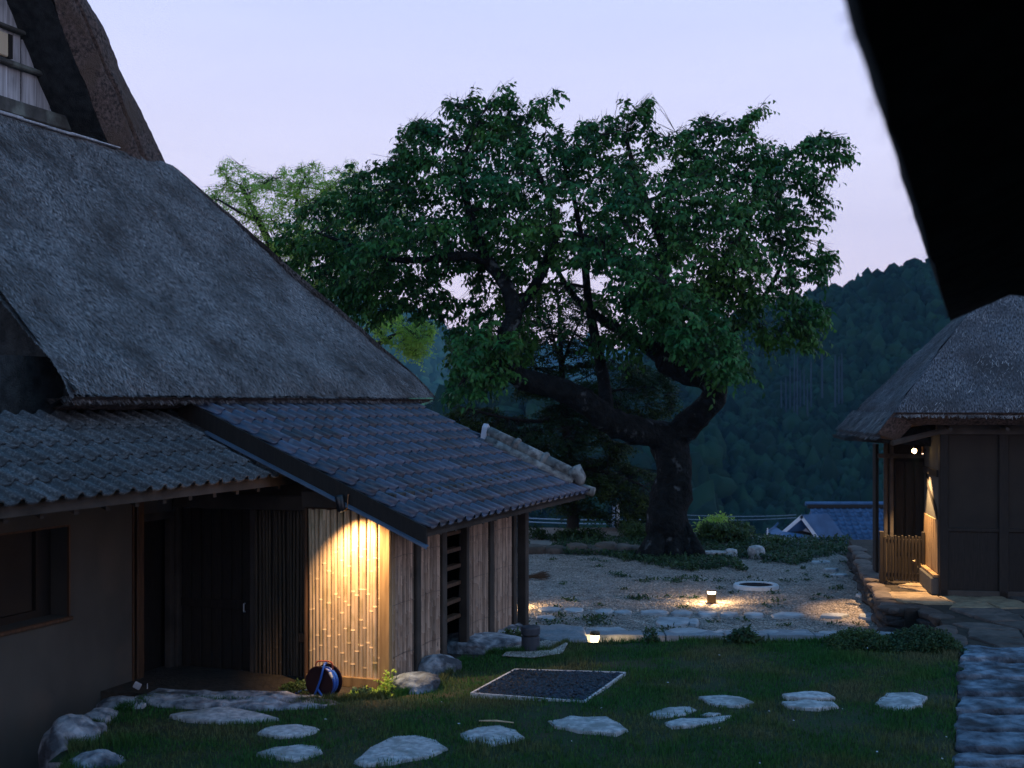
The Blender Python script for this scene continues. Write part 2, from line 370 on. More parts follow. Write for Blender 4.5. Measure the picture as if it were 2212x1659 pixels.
def slab_mesh(name, pts, th, m, seed=0, rag=.02, wob=.012):
    """flat stone from an outline in metres about its own centre; top at z 0"""
    out = []
    n = len(pts)
    for i in range(n):
        a, b = Vector(pts[i][:2]), Vector(pts[(i + 1) % n][:2])
        k = max(1, int((b - a).length / .12))
        for j in range(k):
            p = a.lerp(b, j / k); nn = noise.noise(Vector((p.x * 5 + seed, p.y * 5, 0)))
            p = p * (1 + rag * 2 * nn); out.append(p)
    n = len(out); vs = []; fs = []
    rings = ((1.0, -th), (1.0, -.3 * th), (.992, -.022), (.975, -.006), (.93, 0.0), (.8, .003), (.6, .006), (.4, .008), (.2, .01))
    for s_, z in rings:
        for p in out:
            q = p * s_
            zz = z + (wob * noise.noise(Vector((q.x * 3, q.y * 3, seed))) + wob * .5 * noise.noise(Vector((q.x * 9, q.y * 9, seed))) - wob * 1.2 * abs(noise.noise(Vector((q.x * 3.5, q.y * 8, seed + 4)))) + wob * .25 * noise.noise(Vector((q.x * 25, q.y * 25, seed))) if s_ < .999 else 0)
            vs.append((q.x, q.y, zz))
    for r in range(len(rings) - 1):
        for i in range(n):
            j = (i + 1) % n; fs.append((r * n + i, r * n + j, r * n + n + j, r * n + n + i))
    vs.append((0, 0, .01)); c = len(vs) - 1; r = (len(rings) - 1) * n
    for i in range(n): fs.append((r + i, r + (i + 1) % n, c))
    me = bpy.data.meshes.new(name); me.from_pydata(vs, [], fs); me.materials.append(m)
    me.polygons.foreach_set("use_smooth", [i >= 3 * n for i in range(len(fs))]); me.update(); return me
def px_slab(name, pix, z, th, m, parent=None, seed=0, **k):
    W = [atz(x, y, z) for x, y in pix]
    c = sum(W, Vector()) / len(W)
    # outlines may wind either way
    area = sum(W[i].x * W[(i + 1) % len(W)].y - W[(i + 1) % len(W)].x * W[i].y for i in range(len(W)))
    if area < 0: W.reverse()
    return link(name, slab_mesh(name, [(w - c) for w in W], th, m, seed, **k), parent, c)
def patch(mb, fn, nu, nv, uvs=None, flip=False):
    base = len(mb.v)
    for j in range(nv + 1):
        for i in range(nu + 1):
            mb.v.append(tuple(fn(i / nu, j / nv)))
    for j in range(nv):
        for i in range(nu):
            a = base + j * (nu + 1) + i; f = (a, a + 1, a + nu + 2, a + nu + 1)
            mb.f.append(tuple(reversed(f)) if flip else f)
def quad_fn(A, B, C, D, amp=0.0, nsc=1.5, nvec=(0, 0, 1)):
    """A-B bottom edge, D-C top edge"""
    A, B, C, D = map(Vector, (A, B, C, D)); nv = Vector(nvec)
    def fn(u, v):
        p = A.lerp(B, u).lerp(D.lerp(C, u), v)
        if amp:
            e = min(1.0, 8 * min(u, 1 - u) + .25, 8 * min(v, 1 - v) + .25)
            p = p + nv * amp * e * (noise.noise(p * nsc) + .5 * noise.noise(p * nsc * 3.1) + .3 * noise.noise(p * nsc * 9))
        return p
    return fn
def add_uv(o, ufn):
    me = o.data; uv = me.uv_layers.new(name="UVMap"); vs = me.vertices
    for lp in me.loops: uv.data[lp.index].uv = ufn(vs[lp.vertex_index].co)
def straw_on(name, samples, m, parent, seed, L=.13, W=.008, lift=.012):
    """loose straw ends: thin quads lying along the slope. samples: (p, down, side, normal)"""
    rg = np.random.RandomState(seed); V = []; T = []
    for p, dn, sd, nm in samples:
        l = L * rg.uniform(.5, 1.4); w = W * rg.uniform(.6, 1.3)
        d = (dn + sd * rg.uniform(-.7, .7) + nm * rg.uniform(.0, .12)).normalized(); s_ = sd
        a = p + nm * lift * .2; b = p + d * l + nm * lift * rg.uniform(.2, 1.6)
        V += [a - s_ * w / 2, a + s_ * w / 2, b + s_ * w / 2, b - s_ * w / 2]; T += [rg.rand()] * 4
    n = len(samples); Fq = np.arange(4 * n).reshape(n, 4)
    o = np_mesh(name, np.array([tuple(v) for v in V]), [Fq], m, parent, tint=T); o["kind"] = "stuff"; return o
def norm(a): return a / np.maximum(np.linalg.norm(a, axis=-1, keepdims=True), 1e-9)
def leaves(name, P, D, Nn, L, W, m, parent=None, seed=0, droop=.25, stuff=True, tint=None):
    """leaf blades: base, two shoulders each side, tip"""
    rg = np.random.RandomState(seed); n = len(P)
    D = norm(D); S = norm(np.cross(D, Nn)); U = np.cross(S, D)
    L = L[:, None]; W = W[:, None]
    a = P; c1 = P + D * .38 * L + U * L * .03; c2 = P + D * .72 * L - U * L * droop * .35; t = P + D * L * .98 - U * L * droop
    fold = U * W * .16
    V = np.stack([a, c1 - S * W * .5 + fold, c1 + S * W * .5 + fold, c2 - S * W * .36 + fold, c2 + S * W * .36 + fold, t], 1).reshape(-1, 3)
    b = (np.arange(n) * 6)[:, None]
    tri = np.concatenate([b + np.array([[0, 2, 1]]), b + np.array([[3, 4, 5]])]); q = b + np.array([[1, 2, 4, 3]])
    tn = rg.rand(n) if tint is None else tint
    o = np_mesh(name, V, [tri, q], m, parent, tint=np.repeat(tn, 6))
    if stuff: o["kind"] = "stuff"
    return o
def thin_tubes(name, A, B, ra, rb, m, parent=None, bend=.06, seed=0, segs=3, sides=3):
    rg = np.random.RandomState(seed); A = np.asarray(A); B = np.asarray(B); n = len(A)
    T = norm(B - A); ln = np.linalg.norm(B - A, axis=1)[:, None]
    O = norm(np.cross(T, norm(rg.normal(size=(n, 3))))); O2 = np.cross(T, O)
    bv = norm(rg.normal(size=(n, 3))) * ln * bend + np.array([0, 0, 1]) * ln * bend * .6
    V = np.zeros((n, segs + 1, sides, 3)); ra = np.broadcast_to(np.asarray(ra, float), (n,)); rb = np.broadcast_to(np.asarray(rb, float), (n,))
    for s_ in range(segs + 1):
        t = s_ / segs; c = A + (B - A) * t + bv * 4 * t * (1 - t); r = (ra * (1 - t) + rb * t)[:, None]
        for k in range(sides):
            an = 2 * math.pi * k / sides; V[:, s_, k] = c + (O * math.cos(an) + O2 * math.sin(an)) * r
    F_ = []
    b = (np.arange(n) * (segs + 1) * sides)[:, None]
    for s_ in range(segs):
        for k in range(sides):
            k2 = (k + 1) % sides
            F_.append(b + np.array([[s_ * sides + k, s_ * sides + k2, (s_ + 1) * sides + k2, (s_ + 1) * sides + k]]))
    o = np_mesh(name, V.reshape(-1, 3), [np.concatenate(F_)], m, parent); return o
ICO = None
def blobs(name, C, Rr, m, parent=None, seed=0, squash=1.0, kind="stuff", sub=2):
    """many lumpy tree crowns in one mesh"""
    import bmesh
    rg = np.random.RandomState(seed)
    bm = bmesh.new(); bmesh.ops.create_icosphere(bm, subdivisions=sub, radius=1)
    base = np.array([v.co[:] for v in bm.verts]); fc = np.array([[v.index for v in f.verts] for f in bm.faces]); bm.free()
    var = []
    for k in range(12):
        n_ = np.array([noise.noise(Vector(p) * 1.7 + Vector((k * 5, 0, 0))) * .55 + noise.noise(Vector(p) * 4.5 + Vector((k * 5, 0, 0))) * .35 for p in base])
        var.append(base * (1 + n_)[:, None])
    var = np.array(var); n = len(C); idx = rg.randint(0, 12, n); th = rg.rand(n) * 6.283
    V = var[idx]; c, s = np.cos(th)[:, None], np.sin(th)[:, None]
    X = V[..., 0] * c - V[..., 1] * s; Y = V[..., 0] * s + V[..., 1] * c
    Rr = np.asarray(Rr)[:, None]; sq = (squash * rg.choice([.6, .8, 1.0, 1.3, 1.7], n) * rg.uniform(.85, 1.2, n))[:, None]
    W = np.stack([X * Rr, Y * Rr, V[..., 2] * Rr * sq], -1) + np.asarray(C)[:, None, :]
    Fa = (fc[None] + (np.arange(n) * len(base))[:, None, None]).reshape(-1, 3)
    tn = np.repeat(rg.rand(n), len(base)) 
    o = np_mesh(name, W.reshape(-1, 3), [Fa], m, parent, smooth=False, tint=tn)
    if kind: o["kind"] = kind
    return o

# ------------------------------------------------------------------ terrain, hills
def interp(L, x):
    xs = [a for a, b in L]; ys = [b for a, b in L]; return float(np.interp(x, xs, ys))
def ground_z(x, y):
    if y < 37: return -.8
    if y < 60: return -.8 - (y - 37) * .22
    if y < 150: return -5.9 - (y - 60) * .42
    return -43.7
xs = [-2600, -1500, -800, -400, -200, -100, -60, -30, -15, 0, 15, 30, 60, 100, 200, 400, 800, 1500, 2600]
ys = [-40, -10, 5, 20, 30, 37, 42, 48, 54, 60, 75, 90, 110, 130, 150, 200, 400, 800, 1600, 3200]
gm = MB()
for y in ys:
    for x in xs: gm.v.append((x, y, ground_z(x, y) + (noise.noise(Vector((x * .1, y * .1, 0))) * .8 if y > 45 else 0)))
for j in range(len(ys) - 1):
    for i in range(len(xs) - 1):
        a = j * len(xs) + i; gm.f.append((a, a + 1, a + len(xs) + 1, a + len(xs)))
tag(gm.build("ground", M['soil']), kind="structure")

def hill(name, Y0, Y1, z0, crest, x0, x1, nu, nv, m, back=60):
    """slope rising from (Y0, z0) to a crest line seen at Y1"""
    mb = MB()
    def fn(u, v):
        px = x0 + (x1 - x0) * u; top = atY(px, interp(crest, px), Y1)
        if v <= .8:
            t = v / .8; y = Y0 + (Y1 - Y0) * t; x = top.x * (.55 + .45 * t) * 1.0 + (0)
            x = (px - CX) / F * y
            z = z0 + (top.z - z0) * (t ** 1.15)
        else:
            t = (v - .8) / .2; y = Y1 + back * t * 3; x = top.x * (1 + .1 * t); z = top.z - (top.z - z0) * t * .6
        d = noise.noise(Vector((x, y, 0)) * (6 / Y1)) * Y1 * .012 * min(1, 4 * v)
        return Vector((x, y, z + (d if abs(v - .8) > .02 else d * .3)))
    patch(mb, fn, nu, nv)
    o = mb.build(name, m, smooth=True); tag(o, kind="structure"); return o, fn
C_right = [(900, 980), (1150, 905), (1250, 860), (1340, 805), (1386, 772), (1417, 750), (1560, 705), (1735, 650), (1850, 615), (1930, 588), (2010, 570), (2212, 528), (2700, 430)]
C_left = [(-400, 560), (300, 600), (600, 620), (800, 662), (849, 683), (907, 697), (950, 722), (1000, 760), (1050, 810), (1090, 860), (1150, 910), (1400, 960)]
C_far = [(700, 850), (900, 810), (1100, 775), (1158, 765), (1224, 759), (1278, 767), (1400, 775), (1600, 800), (1900, 860)]
C_mid = [(700, 985), (900, 930), (1015, 893), (1035, 880), (1064, 862), (1107, 856), (1200, 852), (1300, 858), (1400, 900), (1550, 960)]
o_far, f_far = hill("far_hill", 1500, 2500, -60, C_far, 500, 1900, 60, 14, M['forest_far'], 200)
o_left, f_left = hill("left_hill", 700, 1400, -55, C_left, -500, 1350, 70, 20, M['forest_far'], 120)
o_mid, f_mid = hill("middle_spur", 170, 300, -46, C_mid, 700, 1550, 40, 12, M['hill'], 20)
o_right, f_right = hill("right_hill", 190, 400, -46, C_right, 900, 2700, 70, 20, M['hill'], 30)
def forest(name, fn, n, u0, u1, v0, v1, r, m, seed, squash=1.2, sub=2, lift=.3):
    rg = np.random.RandomState(seed); C = []; Rr = []
    for i in range(n):
        p = fn(rg.uniform(u0, u1), v0 + (v1 - v0) * (i + .5) / n); rr = r * rg.uniform(.45, 1.5)
        if rg.rand() < .06: rr *= 1.35
        C.append((p.x, p.y, p.z + rr * lift)); Rr.append(rr)
    return blobs(name, np.array(C), Rr, m, seed=seed, squash=squash, sub=sub)
tag(forest("far_hill_forest", f_far, 2200, .2, .9, .35, .82, 10, M['forest_far'], 1, sub=1), "pale blue wooded hill on the horizon behind the trees", "forest")
tag(forest("left_hill_forest", f_left, 6500, .55, 1.0, .25, .82, 5.5, M['forest_far'], 2, sub=1), "hazy blue green forest on the hill beyond the thatched roof corner", "forest")
tag(forest("spur_forest", f_mid, 900, 0, 1, .2, .82, 2.6, M['forest'], 3), "dark blue forest on the low spur under the tree's left bough", "forest")
tag(forest("right_hill_forest", f_right, 15000, .02, .78, .12, .82, 1.45, M['forest'], 4, sub=1), "dark forest covering the steep hillside behind the right house", "forest")
# pale broadleaf trees at the foot of the left hill: one thing each
bt = [(884, 868, 15), (905, 860, 17), (930, 872, 16), (950, 858, 14), (968, 876, 16), (990, 866, 13), (1010, 878, 12), (915, 888, 15), (945, 893, 14), (975, 895, 13), (890, 900, 15)]
for i, (px, py, rp) in enumerate(bt):
    Yb = 330 + (i % 4) * 14; r_ = rp / F * Yb; c = atY(px, py, Yb)
    t = empty("broadleaf_tree", (c.x, c.y, c.z - r_ * 2.2), 0, "pale green broadleaf tree in the far clump just right of the thatch corner", "tree", "pale broadleaf trees at the foot of the far hill")
    rg = np.random.RandomState(40 + i); q = rg.normal(size=(26, 3)); q = norm(q) * (rg.rand(26, 1) ** .4) * r_ * .8
    q[:, 2] = np.abs(q[:, 2]) * .9 + r_ * 2.0
    blobs("crown", q, rg.uniform(.3, .5, 26) * r_, M['forest_light'], t, seed=i, kind=None)
    MB().tube([(0, 0, -6), (0, 0, r_), (.2, 0, r_ * 2.1)], [r_ * .12, r_ * .09, r_ * .05], 6).build("trunk", M['bark_dark'], t)
# pale cedar trunks showing in a gap of the hillside forest
for i, (px, y0, y1) in enumerate([(1707, 790, 850), (1716, 765, 862), (1722, 770, 858), (1729, 800, 866), (1737, 796, 860), (1744, 820, 868), (1698, 815, 855), (1752, 775, 800), (1804, 765, 800), (1812, 770, 800), (1819, 762, 795), (1776, 757, 780), (1688, 820, 862)]):
    Yc = 316 - (i % 3) * 3; a, b = atY(px, y1, Yc), atY(px + RND.uniform(-1, 1), y0, Yc)
    o = MB().tube([a - b * 0 - Vector((0, 0, 9)), a.lerp(b, .5), b], [.22, .18, .10], 6).build("cedar_trunk", M['cedar'])
    tag(o, "pale bare cedar trunk standing in a gap of the dark hillside forest", "tree trunk", "pale cedar trunks on the wooded hillside")

# ------------------------------------------------------------------ lawn terrace
lawn_px = [(20, 1900), (95, 1720), (150, 1640), (150, 1600), (205, 1566), (262, 1532), (330, 1512), (430, 1516), (600, 1519), (740, 1515), (850, 1504), (930, 1487), (965, 1462), (1000, 1428), (1060, 1412), (1130, 1410), (1190, 1408), (1228, 1388), (1400, 1386), (1600, 1386), (1800, 1388), (2040, 1392), (2070, 1420), (2066, 1540), (2062, 1640), (2055, 1760), (2050, 1900)]
LZ = .05
lawn_poly = [tuple(atz(x, y, LZ))[:2] for x, y in lawn_px]
def lawn_z(x, y):
    return LZ + .035 * noise.noise(Vector((x * .5, y * .5, 1))) + .012 * noise.noise(Vector((x * 2, y * 2, 4)))
mb = MB(); st = .16
xa = np.arange(-6.5, 6.5, st); ya = np.arange(8.0, 18.6, st)
GX, GY = np.meshgrid(xa, ya); pts = np.stack([GX.ravel(), GY.ravel()], 1); ins = in_poly(pts, lawn_poly) ; ed = edge_dist(pts, lawn_poly)
idx = {}
for i, (p, k, e) in enumerate(zip(pts, ins, ed)):
    if k or e < st * 1.2:
        idx[i] = len(mb.v); mb.v.append((p[0], p[1], lawn_z(*p) if k else lawn_z(*p) - .05))
nx = len(xa)
for j in range(len(ya) - 1):
    for i in range(nx - 1):
        q = (j * nx + i, j * nx + i + 1, (j + 1) * nx + i + 1, (j + 1) * nx + i)
        if all(a in idx for a in q): mb.f.append(tuple(idx[a] for a in q))
top = mb.build("lawn", M['lawn'], smooth=True); tag(top, kind="structure")
mb = MB(); n = len(lawn_poly)
c = np.mean(lawn_poly, 0)
for i in range(n):
    a, b = lawn_poly[i], lawn_poly[(i + 1) % n]
    mb.add([(a[0], a[1], LZ), (b[0], b[1], LZ), (b[0] + (b[0] - c[0]) * .01, b[1] + (b[1] - c[1]) * .01, -1.2), (a[0] + (a[0] - c[0]) * .01, a[1] + (a[1] - c[1]) * .01, -1.2)], [(0, 1, 2, 3)])
mb.build("bank", M['soil'], top)

# grass: real blades, tufts longer along the far edge
drain_px = [(1113, 1451), (1350, 1458), (1262, 1521), (1018, 1503)]
drain_w = [atz(x, y, LZ + .01) for x, y in drain_px]
drain_poly = [(w.x, w.y) for w in drain_w]
steps_px = [
 [(365, 1542), (420, 1531), (480, 1526), (530, 1530), (575, 1541), (598, 1548), (560, 1554), (480, 1556), (400, 1550)],
 [(550, 1580), (585, 1567), (640, 1562), (685, 1568), (692, 1574), (650, 1586), (600, 1590)],
 [(552, 1626), (590, 1611), (650, 1605), (690, 1608), (696, 1622), (662, 1634), (635, 1638), (600, 1632)],
 [(763, 1641), (800, 1612), (850, 1588), (900, 1587), (940, 1596), (968, 1613), (930, 1631), (850, 1644), (790, 1648)],
 [(988, 1583), (1030, 1570), (1080, 1566), (1115, 1576), (1137, 1589), (1100, 1599), (1060, 1606), (1010, 1597)],
 [(1184, 1555), (1230, 1544), (1310, 1546), (1340, 1560), (1358, 1574), (1330, 1582), (1250, 1576), (1200, 1568)],
 [(1395, 1541), (1440, 1526), (1490, 1523), (1509, 1530), (1480, 1543), (1420, 1549)],
 [(1507, 1504), (1530, 1499), (1600, 1503), (1630, 1515), (1600, 1524), (1540, 1520)],
 [(1435, 1559), (1470, 1551), (1530, 1548), (1582, 1544), (1560, 1556), (1500, 1566), (1450, 1569)],
 [(1691, 1497), (1740, 1491), (1790, 1495), (1806, 1504), (1760, 1507), (1700, 1503)],
 [(1688, 1513), (1740, 1508), (1800, 1514), (1814, 1521), (1770, 1529), (1700, 1524)],
 [(1887, 1516), (1915, 1496), (1975, 1493), (2003, 1504), (1992, 1522), (1955, 1531), (1910, 1526)],
 [(1512, 1543), (1530, 1539), (1558, 1541), (1540, 1546)]]
step_labels = ["long low pale stepping stone nearest the blue hose reel", "pale slanted stepping stone between the long low stone and its lower neighbour",
 "notched grey stepping stone directly below the slanted one near the lawn's dark front", "largest pale stepping stone, a broad hump at the front of the lawn",
 "rounded pale stepping stone straight below the black pebble bed", "long stepping stone with a hollow top, between the pebble bed and the picture's lower edge",
 "small oval stepping stone first in the cluster right of the hollow topped one", "narrow flat stepping stone farthest back in the middle cluster",
 "thin wedge stepping stone at the front of the middle cluster", "upper of the two thin stepping stones lying tight together", "lower of the two thin stepping stones lying tight together",
 "lone six sided stepping stone nearest the stone edging at the lawn's right", "tiny pale stone sliver inside the middle stepping stone cluster"]
step_polys = []
for i, (p, lb) in enumerate(zip(steps_px, step_labels)):
    z = LZ + .035
    o = px_slab("stepping_stone", p, z, .12, M['step'], seed=i * 7 + 1, rag=.05, wob=.014)
    tag(o, lb, "stepping stone", "pale stepping stones across the lawn")
    step_polys.append([tuple(atz(x, y, z))[:2] for x, y in p])

def blades(name, P, h, w, m, seed, lean=.5, parent=None):
    rg = np.random.RandomState(seed); n = len(P); az = rg.rand(n) * 6.283; la = rg.rand(n) * 6.283
    hh = h * rg.uniform(.5, 1.4, n); ww = w * rg.uniform(.7, 1.3, n); ln = lean * hh * rg.rand(n)
    P = np.asarray(P); s = np.stack([np.cos(az), np.sin(az), az * 0], 1) * ww[:, None] / 2
    tip = P + np.stack([np.cos(la) * ln, np.sin(la) * ln, hh], 1); mid = P + np.stack([np.cos(la) * ln * .35, np.sin(la) * ln * .35, hh * .55], 1)
    V = np.stack([P - s, P + s, mid + s * .8, mid - s * .8, tip], 1).reshape(-1, 3); b = (np.arange(n) * 5)[:, None]
    o = np_mesh(name, V, [b + np.array([[0, 1, 2, 3]]), b + np.array([[3, 2, 4]])], m, parent, tint=np.repeat(rg.rand(n), 5)); o["kind"] = "stuff"; return o
rg = np.random.RandomState(5)
Pn = 330000
xy = np.stack([rg.uniform(-5.6, 6.3, Pn), 8.6 + (18.3 - 8.6) * rg.rand(Pn) ** .9], 1)
k = in_poly(xy, lawn_poly); k &= ~in_poly(xy, drain_poly)
for sp in step_polys: k &= ~(in_poly(xy, sp) & (edge_dist(xy, sp) > .05))
xy = xy[k]
den = np.array([noise.noise(Vector((x * 1.1, y * 1.1, 7))) + .5 * noise.noise(Vector((x * 4, y * 4, 2))) for x, y in xy])
xy = xy[rg.rand(len(xy)) < np.clip(.75 + den * 1.1, .12, 1)]
P3 = np.array([(x, y, lawn_z(x, y) - .01) for x, y in xy])
hmap = np.array([.045 * (1 + 1.3 * max(0, noise.noise(Vector((x * 1.7, y * 1.7, 3))))) for x, y in xy])
grass = blades("grass", P3, hmap, .0085, M['grass'], 6)
# tall rough tufts along the lawn's far and left rims and round the stones
T = []
for i in range(26000):
    e = rg.randint(0, len(lawn_poly)); a, b = np.array(lawn_poly[e]), np.array(lawn_poly[(e + 1) % len(lawn_poly)])
    if min(a[1], b[1]) < 10.2 or e in (22, 23, 24): continue
    t = rg.rand(); p = a + (b - a) * t; p = p + (c - p) * (rg.rand() ** 2 * .035)
    if noise.noise(Vector((p[0] * 2, p[1] * 2, 0))) > -.18: T.append((p[0], p[1], lawn_z(*p) - .03))
blades("tall_grass", np.array(T), .095, .010, M['grass'], 8, lean=.7)
# fallen petals
V = []; Fq = []
for i in range(70):
    x, y = rg.uniform(-3, 6), rg.uniform(10, 17.5)
    if not in_poly([(x, y)], lawn_poly)[0]: continue
    z = lawn_z(x, y) + .06; a = rg.rand() * 6.28; l = rg.uniform(.008, .02); b = len(V)
    dx, dy = math.cos(a) * l, math.sin(a) * l
    V += [(x - dx, y - dy, z), (x + dy * .6, y - dx * .6, z + .006), (x + dx, y + dy, z + .004), (x - dy * .6, y + dx * .6, z)]; Fq.append((b, b + 1, b + 2, b + 3))
o = np_mesh("fallen_petals", np.array(V), [np.array(Fq)], M['petal']); tag(o, "white petals scattered over the dark lawn", "petals", kind="stuff")
# dry bamboo stick lying on the grass
a, b = atz(1035, 1557, .11), atz(1110, 1561, .10)
o = MB().tube([a, a.lerp(b, .5) + Vector((0, 0, .01)), b], [.008, .010, .006], 6).build("dry_stick", M['cane']); tag(o, "thin dry stick lying on the grass above the rounded stepping stone", "stick")

# black pebble bed in a metal frame
dr = empty("pebble_bed", drain_w[0], 0, "rectangular bed of black pebbles set in the lawn in a bright metal frame", "drain bed")
o0 = drain_w[0]
mb = MB(); cw = sum(drain_w, Vector()) / 4
for i in range(4):
    A, B = drain_w[i] - o0, drain_w[(i + 1) % 4] - o0; d = (B - A).normalized(); s_ = Vector((-d.y, d.x, 0)) * .012
    mbx = MB(); mbx.add([A - s_ + Vector((0, 0, -.1)), A + s_ + Vector((0, 0, -.1)), B + s_ + Vector((0, 0, -.1)), B - s_ + Vector((0, 0, -.1)), A - s_ + Vector((0, 0, .035)), A + s_ + Vector((0, 0, .035)), B + s_ + Vector((0, 0, .035)), B - s_ + Vector((0, 0, .035))],
        ((0, 3, 2, 1), (4, 5, 6, 7), (0, 1, 5, 4), (1, 2, 6, 5), (2, 3, 7, 6), (3, 0, 4, 7)))
    mbx.build("frame_edge", M['steel'], dr)
q = [((w - o0) * 1.0 + (cw - w) * .01) for w in drain_w]
MB().add([(v.x, v.y, .012) for v in q], [(0, 3, 2, 1)]).build("bed", M['pebble_black'], dr)
def pebbles(name, P, r, m, parent=None, seed=0):
    rg = np.random.RandomState(seed); n = len(P)
    base = np.array([(1, 0, 0), (0, 1, 0), (-1, 0, 0), (0, -1, 0), (0, 0, .7), (0, 0, -.7), (.75, .75, .2), (-.75, .7, .15)])
    fc = np.array([(0, 6, 4), (6, 1, 4), (1, 7, 4), (7, 2, 4), (2, 3, 4), (3, 0, 4), (0, 3, 5), (3, 2, 5), (2, 1, 5), (1, 0, 5)])
    th = rg.rand(n) * 6.28; R3 = (r * rg.uniform(.5, 1.5, n))[:, None]; b = base[None] * rg.uniform(.7, 1.3, (n, 1, 3))
    X = b[..., 0] * np.cos(th)[:, None] - b[..., 1] * np.sin(th)[:, None]; Y = b[..., 0] * np.sin(th)[:, None] + b[..., 1] * np.cos(th)[:, None]
    V = np.stack([X * R3, Y * R3, b[..., 2] * R3 * .7], -1) + np.asarray(P)[:, None, :]
    Fa = (fc[None] + (np.arange(n) * 8)[:, None, None]).reshape(-1, 3)
    o = np_mesh(name, V.reshape(-1, 3), [Fa], m, parent, tint=np.repeat(rg.rand(n), 8)); o["kind"] = "stuff"; return o
A, B, C_, D = [np.array(w - o0) for w in drain_w]
uv = rg.rand(3800, 2); P = (A + (B - A) * uv[:, :1]) * (1 - uv[:, 1:]) + (D + (C_ - D) * uv[:, :1]) * uv[:, 1:]
P[:, 2] = .018 + rg.rand(len(P)) * .012
pebbles("black_pebbles", P, .02, M['pebble_black'], dr, 3)

# ------------------------------------------------------------------ boulders that edge the lawn
def edge_rock(px, py, z, w_px, d, h, seed, lb, m='rock', rz=0.0, flat=.3, grp="rough boulders edging the lawn"):
    c_ = atz(px, py, z); w = w_px / F * c_.y / 2
    o = rock("edging_rock", c_, w, d, h, M[m], seed, rz=rz, flat=flat); tag(o, lb, "rock", grp)
    o.location.z = z; return o
edge_rock(158, 1586, .08, 122, .36, 1.0, 1, "big dark edged boulder at the lawn's lowest left corner")
edge_rock(215, 1547, .08, 75, .22, .45, 2, "small blue lit boulder above the big corner one")
edge_rock(262, 1520, .07, 105, .22, .4, 3, "low boulder between the small blue one and the long slab")
edge_rock(205, 1655, .02, 120, .3, .8, 31, "half buried boulder at the lower picture edge under the corner boulder")
slabL = px_slab("edging_slab", [(288, 1497), (340, 1487), (430, 1486), (520, 1490), (600, 1491), (660, 1496), (745, 1512), (700, 1521), (560, 1524), (430, 1519), (330, 1515), (296, 1509)], .10, .5, M['rock'], seed=4, rag=.03, wob=.05)
tag(slabL, "long flat rock slab running from the wall post to the hose reel", "rock")
edge_rock(898, 1472, .12, 108, .28, .5, 5, "smooth dark boulder nearest the lit bamboo corner", m='edge_stone', flat=.12, rz=.4)
edge_rock(945, 1428, .16, 92, .26, .5, 6, "pale fissured boulder in the middle of the three beside the bamboo wall", rz=.7)
edge_rock(1030, 1384, .10, 185, .42, .5, 7, "broad flat topped boulder in front of the opening in the bamboo wall", flat=.15)
edge_rock(1100, 1407, .04, 60, .12, .2, 8, "small pale stone left of the dark bollard", flat=.2)
edge_rock(1182, 1392, .03, 60, .12, .2, 9, "small blue stone right of the dark bollard", flat=.2)
edge_rock(1078, 1365, .06, 40, .1, .2, 10, "little stone at the far end of the bamboo wall", flat=.2)
# pale gravel apron round the dark bollard
gp = [(1085, 1418), (1110, 1398), (1180, 1385), (1225, 1390), (1215, 1412), (1150, 1422)]
gw = [atz(x, y, LZ + .02) for x, y in gp]
pp = rg.rand(9000, 2); bx = np.array([(w.x, w.y) for w in gw]); P = bx.min(0) + pp * (bx.max(0) - bx.min(0)); P = P[in_poly(P, bx)]
tag(MB().add([(w.x, w.y, LZ + .02) for w in gw], [tuple(range(len(gw)))]).build("gravel_apron", M['gravel']), kind="structure")
pebbles("apron_gravel", np.c_[P, np.full(len(P), LZ + .03)], .014, M['pebble'], None, 4)

# ------------------------------------------------------------------ yard by the bamboo building, sunken path, gravel court
yard = [(-3.4, -1.25), (-1.5, -1.0), (0.25, -.85), (.95, -.3), (1.0, 1.5), (.38, 3.2), (.08, 4.62), (-3.4, 4.62)]
mb = MB()
mb.prism([tuple(H.w(x, y, 0))[:2] for x, y in yard], -1.0, .0)
yo = mb.build("yard_soil", M['soil']); tag(yo, kind="structure")
CZ = -.45
court = [(-4.5, 20.45), (1.05, 20.5), (2.6, 20.45), (4.4, 20.5), (6.1, 20.45), (6.25, 21.0), (6.2, 22.0), (6.85, 25.2), (7.4, 27.8), (7.9, 30.2), (8.4, 33.5), (3.5, 36.0), (-6.0, 36.0)]
def court_z(x, y):
    z = CZ + .03 * noise.noise(Vector((x * .35, y * .35, 3))) + .012 * noise.noise(Vector((x * 1.5, y * 1.5, 3)))
    if y > 31.6: z += min(.2, (y - 31.6) * .05)
    return z
mb = MB(); st = .3
xa = np.arange(-6, 9, st); ya = np.arange(20.3, 36.3, st); GX, GY = np.meshgrid(xa, ya); pts = np.stack([GX.ravel(), GY.ravel()], 1)
ins = in_poly(pts, court); ed = edge_dist(pts, court); idx = {}
for i, (p, k_, e) in enumerate(zip(pts, ins, ed)):
    if k_ or e < st * .9: idx[i] = len(mb.v); mb.v.append((p[0], max(p[1], 20.47), court_z(*p)))
nx = len(xa)
for j in range(len(ya) - 1):
    for i in range(nx - 1):
        q = (j * nx + i, j * nx + i + 1, (j + 1) * nx + i + 1, (j + 1) * nx + i)
        if all(a in idx for a in q): mb.f.append(tuple(idx[a] for a in q))
courto = mb.build("gravel_court", M['gravel'], smooth=True); tag(courto, kind="structure")
MB().prism(court, -1.6, CZ - .05).build("court_fill", M['soil'], courto)
